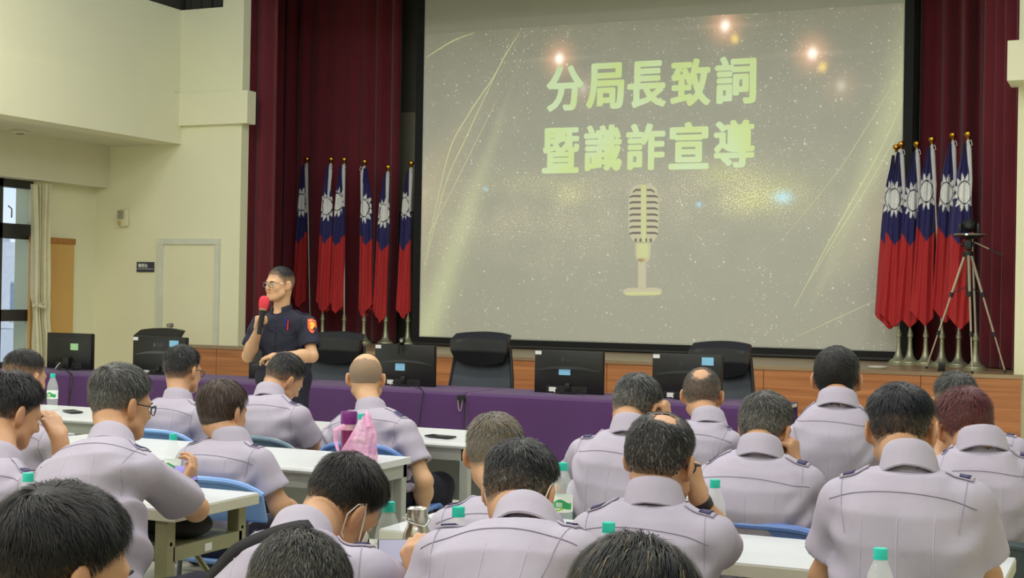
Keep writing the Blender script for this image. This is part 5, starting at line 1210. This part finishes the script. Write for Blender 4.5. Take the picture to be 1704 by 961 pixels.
# ------------------------------------------------------------------ the speaker
YSP = 8.0
sp_pel = P(472, 628, YSP); sp_pel = (sp_pel.x, YSP+.02, .92)
spk = person('standing person in a navy short sleeved uniform shirt talking into a red microphone', P(466, 441, YSP), P(472, 511, YSP+.06), P(523, 531, YSP), P(421, 531, YSP-.02), (sp_pel[0], YSP, .90), yaw=166, hyaw=197, hpitch=4, hs=.98, fat=.98, depth=.125, navy=True, shirt=NAVYS, skin=(206, 162, 126), glasses='wire', legs='stand', hump=0.0, shirt_bottom=.0, h=.0055, sleeve=.72, group=None,
    R=(P(413, 592, YSP-.10), P(430, 549, YSP-.30), K(n=(.62, -.1, .1), d=(.1, .0, 1), curl=(70, 75, 45), thumb=(25, -10))),
    L=(P(519, 592, YSP-.08), P(470, 592, YSP-.27), K(n=(-.2, .3, -.9), d=(-1, -.25, .0), curl=(20, 30, 25), thumb=(25, 10))),
    hairp=K(col=(28, 27, 28), gray=.16, top=.013, side=.006, nape=-.05, front=.072, fade=.04, len=.6), strands=3000, wr=.9)
R_ = spk['root']
# shoulder patch, pens, pocket, buttons
def stick(pt, n_dir, polys, nm, m, off=.003, par=None):
    """flat badge lying on the shirt: polys in metres around pt, in the plane facing n_dir."""
    n_ = Vector(n_dir).normalized(); ux = Vector((0, 0, 1)).cross(n_).normalized(); uz = n_.cross(ux)
    vs = []
    for x_, z_ in polys:
        o = Vector(pt)+ux*x_+uz*z_; r = spk['bvh'].ray_cast(o+n_*.2, -n_, .4); vs.append((r[0] if r[0] is not None else o)+n_*off)
    return MB().prism(vs, n_*.0015).build(nm, m, par or R_, world=True)
tocam = (CAM-Vector(P(470, 560, YSP))).normalized()
pt = P(519, 541, YSP-.02); nd = (tocam+Vector(spk['lat'])*-.3).normalized() if False else tocam
ORG = mat('patch_orange', (232, 96, 48), .6, var=0); YEL = mat('patch_gold', (244, 186, 64), .6, var=0)
pb2 = stick(pt, nd, [(-.030, .040), (0, .046), (.026, .036), (.030, -.01), (.012, -.045), (0, -.052), (-.016, -.038), (-.028, -.01)], 'shoulder_patch', ORG, .004)
stick(pt, nd, [(-.014, .016), (-.004, .024), (.012, .018), (.018, .0), (.008, -.02), (-.004, -.026), (-.012, -.012), (-.004, -.004), (-.016, .004)], 'patch_emblem', YEL, .0062, pb2)
stick(pt, nd, [(-.020, .030), (.018, .030), (.018, .034), (-.020, .034)], 'patch_lettering', mat('patch_white', (238, 232, 220), .6, var=0), .0062, pb2)
for u_, v_, nm, c_ in ((474.5, 536, 'blue_pen', (48, 52, 170)), (478.5, 540, 'red_pen', (214, 48, 70))):
    p_ = P(u_, v_, YSP-.2); d_ = (p_-CAM).normalized(); r = spk['bvh'].ray_cast(CAM, d_)
    if r[0] is not None:
        q_ = r[0]-d_*.006; MB().tube([q_+Vector((0, 0, -.035)), q_+Vector((.004, 0, .03))], .0045, 6).build(nm, mat(nm, c_, .3, var=0), R_, True, True)
def hitp(u_, v_, off=.002):
    d_ = (P(u_, v_, 7)-CAM).normalized(); r = spk['bvh'].ray_cast(CAM, d_); return None if r[0] is None else r[0]-d_*off
for nm, path in (('pocket_flap', [(467, 549), (471, 556), (486, 557), (494, 549)]), ('placket', [(461, 522), (459, 545), (457, 575), (456, 600)]), ('pocket_flap', [(444, 540), (446, 549), (455, 551)])):
    pp = [hitp(*a_) for a_ in path]
    if all(p_ is not None for p_ in pp): MB().tube(pp, .002, 5).build(nm, NAVYSEAM, spk['shirt'], True, True)
for a_ in ((460, 531), (459, 550), (456, 573)):
    p_ = hitp(*a_)
    if p_ is not None: MB().lathe([(0, -.003), (.005, -.002), (.005, .002), (0, .003)], p_, 8).build('button', mat('button_grey', (70, 72, 84), .4, var=0), spk['shirt'], True, True)
# microphone
mt_ = P(440, 499, YSP-.33); mb_ = P(431, 556, YSP-.36); d_ = (mb_-mt_)
t = thing('microphone', 'microphone with a red foam windshield held up by the standing speaker', 'microphone', mb_)
MB().tube([mt_+d_*.28, mt_+d_*.45, mb_], [.024, .018, .015], 14).build('handle', BLKP, t, True, True)
MB().tube([mt_+d_*.24, mt_+d_*.30], .026, 16).build('grip_ring', mat('ring_gold', (170, 130, 100), .4, .4), t, True, True)
zax = (-d_).normalized(); Mx = zax.to_track_quat('Z', 'Y').to_matrix().to_4x4()
MB().lathe([(0, -.055), (.022, -.052), (.030, -.03), (.034, 0), (.030, .025), (.018, .038), (0, .042)], mt_+d_*.06, 20, Mx).build('foam_windshield', mat('red_foam', (226, 66, 82), .95, var=.08, bump=.4, bscale=400), t, True, True)

# ------------------------------------------------------------------ things held, worn or standing on the desks
# shoulder strap of the bowed man
T = d1['T']; pts_ = []
for i in range(26):
    f_ = i/25; x_ = .07-.28*f_; z_ = d1['Lt']*(.97-.36*f_)
    p_ = d1['onto'](x_, z_, .004)
    if p_ is not None: pts_.append(p_)
w_ = MB(); vs = []
upv = Vector(T[:, 2])
for i, p_ in enumerate(pts_):
    a_ = pts_[max(i-1, 0)]; b_ = pts_[min(i+1, len(pts_)-1)]; dd = (b_-a_).normalized(); n_ = -Vector(T[:, 1]); sd_ = dd.cross(n_).normalized()*.014; vs += [p_-sd_, p_+sd_]
w_.add(vs, [(2*i, 2*i+1, 2*i+3, 2*i+2) for i in range(len(pts_)-1)])
o = w_.build('bag_strap', mat('black_webbing', (26, 24, 28), .8, var=0), None, True, fix=False); solid(o, .004, 1); tag(o, 'black webbing strap running across the back of the bowed man', 'strap')
# wristband
d_ = unit(c4['wR']-c4['eR']); p_ = c4['wR']-d_*.012
t = thing('wristband', 'black band round the wrist of the man propping his head', 'wristband', p_)
Mx = Vector(d_).to_track_quat('Z', 'Y').to_matrix().to_4x4()
MB().lathe([(.027, -.013), (.031, -.012), (.032, 0), (.031, .012), (.027, .013), (.027, -.013)], p_, 24, Mx).build('band', BLKP, t, True, True)
MB().box((-.012, -.036, -.010), (.012, -.029, .010), .002, Matrix.Translation(Vector(p_)) @ Mx).build('buckle', BLKP, t, True, True)
# phones
def phone(lab, c, M3, scr_col, name='smartphone', glow=0):
    t = thing(name, lab, 'phone', c); Mx = Matrix.Translation(Vector(c)) @ M3
    MB().box((-.036, -.076, -.004), (.036, .076, .004), .0035, Mx).build('case', mat('phone_case', (36, 34, 44), .4, var=0), t, True, True)
    MB().box((-.033, -.073, .0035), (.033, .073, .0048), .001, Mx).build('screen', emis('phone_screen_%d' % scr_col[0], scr_col, tuple(lin(scr_col)), glow) if glow else mat('phone_glass', (40, 42, 48), .08, var=0), t, True, True)
    return t
c = PZ(733, 725.5, .748); phone('dark phone lying on the front row desk beside the aisle', c, Matrix.Rotation(math.radians(78), 4, 'Z'), (40, 42, 50))
c = PZ(121, 684, .748); phone('dark phone lying on the front row desk near the water bottle at the left', c, Matrix.Rotation(math.radians(60), 4, 'Z'), (40, 42, 50))
hw = c2['wR']; c = P(309, 788, 3.99); Mx = Matrix.Rotation(math.radians(40), 4, 'Z') @ Matrix.Rotation(math.radians(12), 4, 'X')
phone('violet screened phone in the hand of the man with bristly grey hair', c, Mx, (120, 112, 176), glow=.5)
c = P(655, 946, 2.80); Mx = Matrix.Rotation(math.radians(30), 4, 'Z') @ Matrix.Rotation(math.radians(48), 4, 'X')
phone('phone with a pale lit screen held beside the steel flask', c, Mx, (150, 150, 172), glow=.3)
# water bottles
WB = mat('bottle_plastic', (236, 246, 246), .12, var=0, alpha=.22, spec=1, ior=1.5); CAPM = mat('cap_teal', (40, 190, 172), .4, var=0); LBG = mat('label_green', (44, 160, 92), .45, var=0); LBW = mat('label_white', (232, 238, 232), .45, var=0); LBL = mat('label_lime', (150, 196, 60), .45, var=0)
BP = [(0, .004), (.022, 0), (.029, .006), (.031, .015), (.0285, .022), (.031, .03), (.0285, .037), (.031, .045), (.031, .06), (.031, .115), (.0315, .125), (.030, .14), (.026, .158), (.019, .176), (.0135, .188), (.0125, .192), (.0125, .2)]
def bottle(lab, x, y, z=.741, s=1.0, rot=0, seen_label=True):
    t = thing('water_bottle', lab, 'bottle', (x, y, z), rot, 'water bottles on the desks')
    MB().lathe([(r*s, zz*s) for r, zz in BP], (0, 0, 0), 28).build('bottle_body', WB, t, True)
    cp = MB().lathe([(.0145*s, .194*s), (.0148*s, .210*s), (.0140*s, .2125*s), (0, .213*s)], (0, 0, 0), 28).build('cap', CAPM, t, True)
    MB().lathe([(.0155*s, .190*s), (.0155*s, .1935*s), (.0135*s, .194*s)], (0, 0, 0), 24).build('cap_ring', CAPM, cp, True)
    lb = MB(); n = 40
    lb.grid(lambda a, b: Vector((.0316*s*math.cos(2*math.pi*a), .0316*s*math.sin(2*math.pi*a), (.068+.047*b)*s)), n, 2); lo = lb.build('label', LBW, t, True, fix=False)
    g = MB().grid(lambda a, b: Vector((.0319*s*math.cos(.15+5.6*a), .0319*s*math.sin(.15+5.6*a), (.079+.022*b+.006*math.sin(a*18)*(1 if b > .5 else .4))*s)), n, 2); g.build('green_band', LBG, lo, True, fix=False)
    g = MB().grid(lambda a, b: Vector((.0321*s*math.cos(3.4+1.5*a), .0321*s*math.sin(3.4+1.5*a), (.074+.005*b+.003*math.sin(a*8))*s)), 20, 1); g.build('lime_band', LBL, lo, True, fix=False)
    g = MB()
    for k in range(5): a0 = 4.15+k*.13; g.grid(lambda a, b: Vector((.0323*s*math.cos(a0+.07*a), .0323*s*math.sin(a0+.07*a), (.084+.014*b)*s)), 2, 1)
    g.build('label_lettering', LBW, lo, True, fix=False)
    return t
def bt(lab, u, vtop, Y, zt=.741):
    p = P(u, vtop, Y); s = (p.z-zt)/.213; bottle(lab, p.x, Y, zt, s, rot=random.uniform(-.3, .3)+.4)
bt('water bottle on the front row desk beside the phone near the window', 88, 621, 6.5)
bt('water bottle between the grey haired man with the phone and the woman with bobbed hair', 288.5, 721, 4.17)
bt('water bottle at the left edge behind the nearest young man\'s head', 47, 786, 3.0)
bt('fully visible water bottle beside the stainless steel flask', 647, 834, 3.0)
bt('water bottle peeking over the left shoulder of the man with mask straps', 763, 842, 3.02)
bt('water bottle behind the right ear of the man with mask straps', 937, 769, 4.0)
bt('water bottle standing directly above the sleek haired head at the bottom centre', 1013, 868, 3.02)
bt('water bottle beside the wristband of the man propping his head', 1190, 797, 3.9)
bt('water bottle in front of the largest back on the right', 1465.5, 911, 3.0)
# steel flask
p = P(695, 844, 2.96); c = Vector((p.x, 2.96, .741)); hgt = p.z-.741; k = hgt/.24
STL = mat('flask_steel', (190, 188, 180), .28, 1, var=.03)
t = thing('steel_flask', 'brushed stainless steel flask with a wire loop on its cap', 'flask', c)
MB().lathe([(0, 0), (.031, 0), (.033, .004), (.033, .165*k), (.031, .178*k), (.025, .192*k), (.0225, .198*k), (.0225, .205*k), (0, .205*k)], (0, 0, 0), 32).build('flask_body', STL, t, True)
cp = MB().lathe([(.0235, .204*k), (.025, .207*k), (.025, .238*k), (.022, .24*k), (.018, .236*k), (0, .236*k)], (0, 0, 0), 32).build('cap', STL, t, True)
MB().tube([(.025, 0, .222*k), (.034, .0, .21*k), (.03, -.022, .197*k), (0, -.03, .205*k), (-.028, -.018, .215*k), (-.025, 0, .222*k)], .0018, 6).build('wire_loop', STL, cp, True)
MB().lathe([(0, 0), (.004, 0), (.004, .003), (0, .003)], (.012, -.025, .222*k), 10, Matrix.Rotation(math.radians(90), 4, 'X')).build('rivet', STL, cp, True)
# pink bag with tumbler and bottle
TY = 5.30
pt_, pb3 = P(581, 684, TY), P(581, 762, TY)
TUM = mat('tumbler_purple', (112, 36, 118), .35, var=0); TUL = mat('tumbler_wine', (122, 30, 86), .35, var=0)
c = Vector((pt_.x, TY, .742)); hh = pt_.z-.742
t = thing('tumbler', 'purple lidded tumbler standing in the pink bag', 'tumbler', c)
MB().lathe([(0, 0), (.028, 0), (.032, .006), (.034, hh*.62)], (0, 0, 0), 28).build('tumbler_body', TUL, t, True)
MB().lathe([(.034, hh*.62), (.034, hh*.74)], (0, 0, 0), 28).build('clear_band', mat('band_pale', (206, 170, 176), .3, var=.05, vscale=60), t, True)
MB().lathe([(.035, hh*.74), (.036, hh*.76), (.036, hh*.97), (.033, hh), (0, hh)], (0, 0, 0), 28).build('lid', TUM, t, True)
cb = P(601, 688, TY-.02); bottle('water bottle wrapped in the pink bag beside the purple tumbler', cb.x, TY-.02, .742, (cb.z-.742)/.213)
PB = mat('pink_film', (248, 186, 226), .35, var=.05, vscale=30, alpha=.62, bump=.5, bscale=45)
t_ = Vector(((c.x+cb.x)/2+.01, TY-.01, .742))
def bagf(s, v):
    a = 2*math.pi*s; z = v*.20
    rx_ = .085-.018*v-.035*max(0, v-.55)/.45; ry_ = .055-.01*v-.025*max(0, v-.5)/.5
    top = .20-.045*(1-math.cos(a))/2*1.0-.06*(math.cos(a) < -.2)*(-.2-math.cos(a)); z = v*top*1.03
    rf = 1+.05*math.sin(a*7+v*5)+.035*math.sin(a*13-v*9)
    return Vector((.008+rx_*math.cos(a)*rf+.018*v, ry_*math.sin(a)*rf, z+.0015))
bg = MB().grid(bagf, 72, 30); bg.add([bagf(i/72, 0) for i in range(72)], [tuple(range(72))])
bo = thing('plastic_bag', 'thin pink plastic bag standing on the second row desk by the bald man', 'bag', t_)
bg.build('bag_film', PB, bo, True, fix=True)
MB().tube([(.03, .02, .17), (.045, .0, .207), (.058, -.02, .20), (.075, -.03, .15)], [.006, .008, .006, .012], 8).build('handle_loop', PB, bo, True)
MB().tube([(-.03, -.05, .15), (-.07, -.055, .13), (-.078, -.04, .08), (-.06, -.05, .04)], [.010, .014, .010, .006], 8).build('handle_loop', PB, bo, True)
# chairs of the audience
def ch(lab, u, Yr, col, **k): q_ = P(u, 780, Yr); chair(lab, q_.x, Yr, col, **k)
ch('light blue plastic chair of the spectacled man in the front row', 287, A_+.01, (116, 156, 214), w_=.50)
ch('slate blue plastic chair of the bowed man in front of the speaker', 449, A_+.01, (92, 116, 136), w_=.50)
ch('bright blue plastic chair of the bald man', 632, A_+.0, (90, 128, 196), w_=.42)
ch('light blue plastic chair of the woman with bobbed hair', 381, B_+.0, (120, 160, 222), w_=.55, zt=.755)
ch('grey green plastic chair of the heavy man propping his head', 1000, B_+.05, (96, 118, 122), w_=.5)
ch('blue plastic chair of the stout man with swirled hair', 1279, B_+.0, (108, 138, 206), w_=.50, zt=.755)
ch('dark grey plastic chair of the person with reddish hair', 1636, B_+.02, (74, 86, 92), w_=.5, zt=.755)
ch('navy plastic chair under the man with bristly grey hair', 110, 3.12, (48, 70, 118), w_=.46)
ch('navy plastic chair of the man with the shoulder strap', 470, 2.22, (54, 74, 120), w_=.46, zt=.70)

# black bag on the shelf of the folding desk, with a white tag
bx = P(352, 870, 4.0); BX = bx.x
t = thing('shoulder_bag', 'black cloth bag with a white tag lying on the shelf of the folding desk', 'bag', (BX-.15, 4.04, .609))
BF = Field((BX-.42, 3.88, .60), (BX+.02, 4.22, .71), .008)
BF.ell((BX-.22, 4.04, .655), (.15, .12, .045), k=0); BF.ell((BX-.13, 4.03, .650), (.09, .10, .04), k=.03); BF.cap((BX-.30, 3.96, .66), (BX-.12, 3.94, .66), .03, k=.02)
x_, f_ = BF.mesh(); x_ = smooth_verts(x_, f_, 2, .5); x_[:, 2] = np.maximum(x_[:, 2], .609); link('bag_body', np_mesh('bag_body', x_-np.array(t.location), f_), mat('black_webbing', (26, 24, 28)), t, True)
MB().tube([(BX-.30, 3.90, .66), (BX-.2, 3.885, .685), (BX-.1, 3.895, .66)], .008, 8).build('strap', mat('black_webbing', (26, 24, 28)), t, True, True)
MB().box((BX-.16, 3.915, .622), (BX-.135, 3.93, .69), .002).build('tag', WSC, t, world=True)
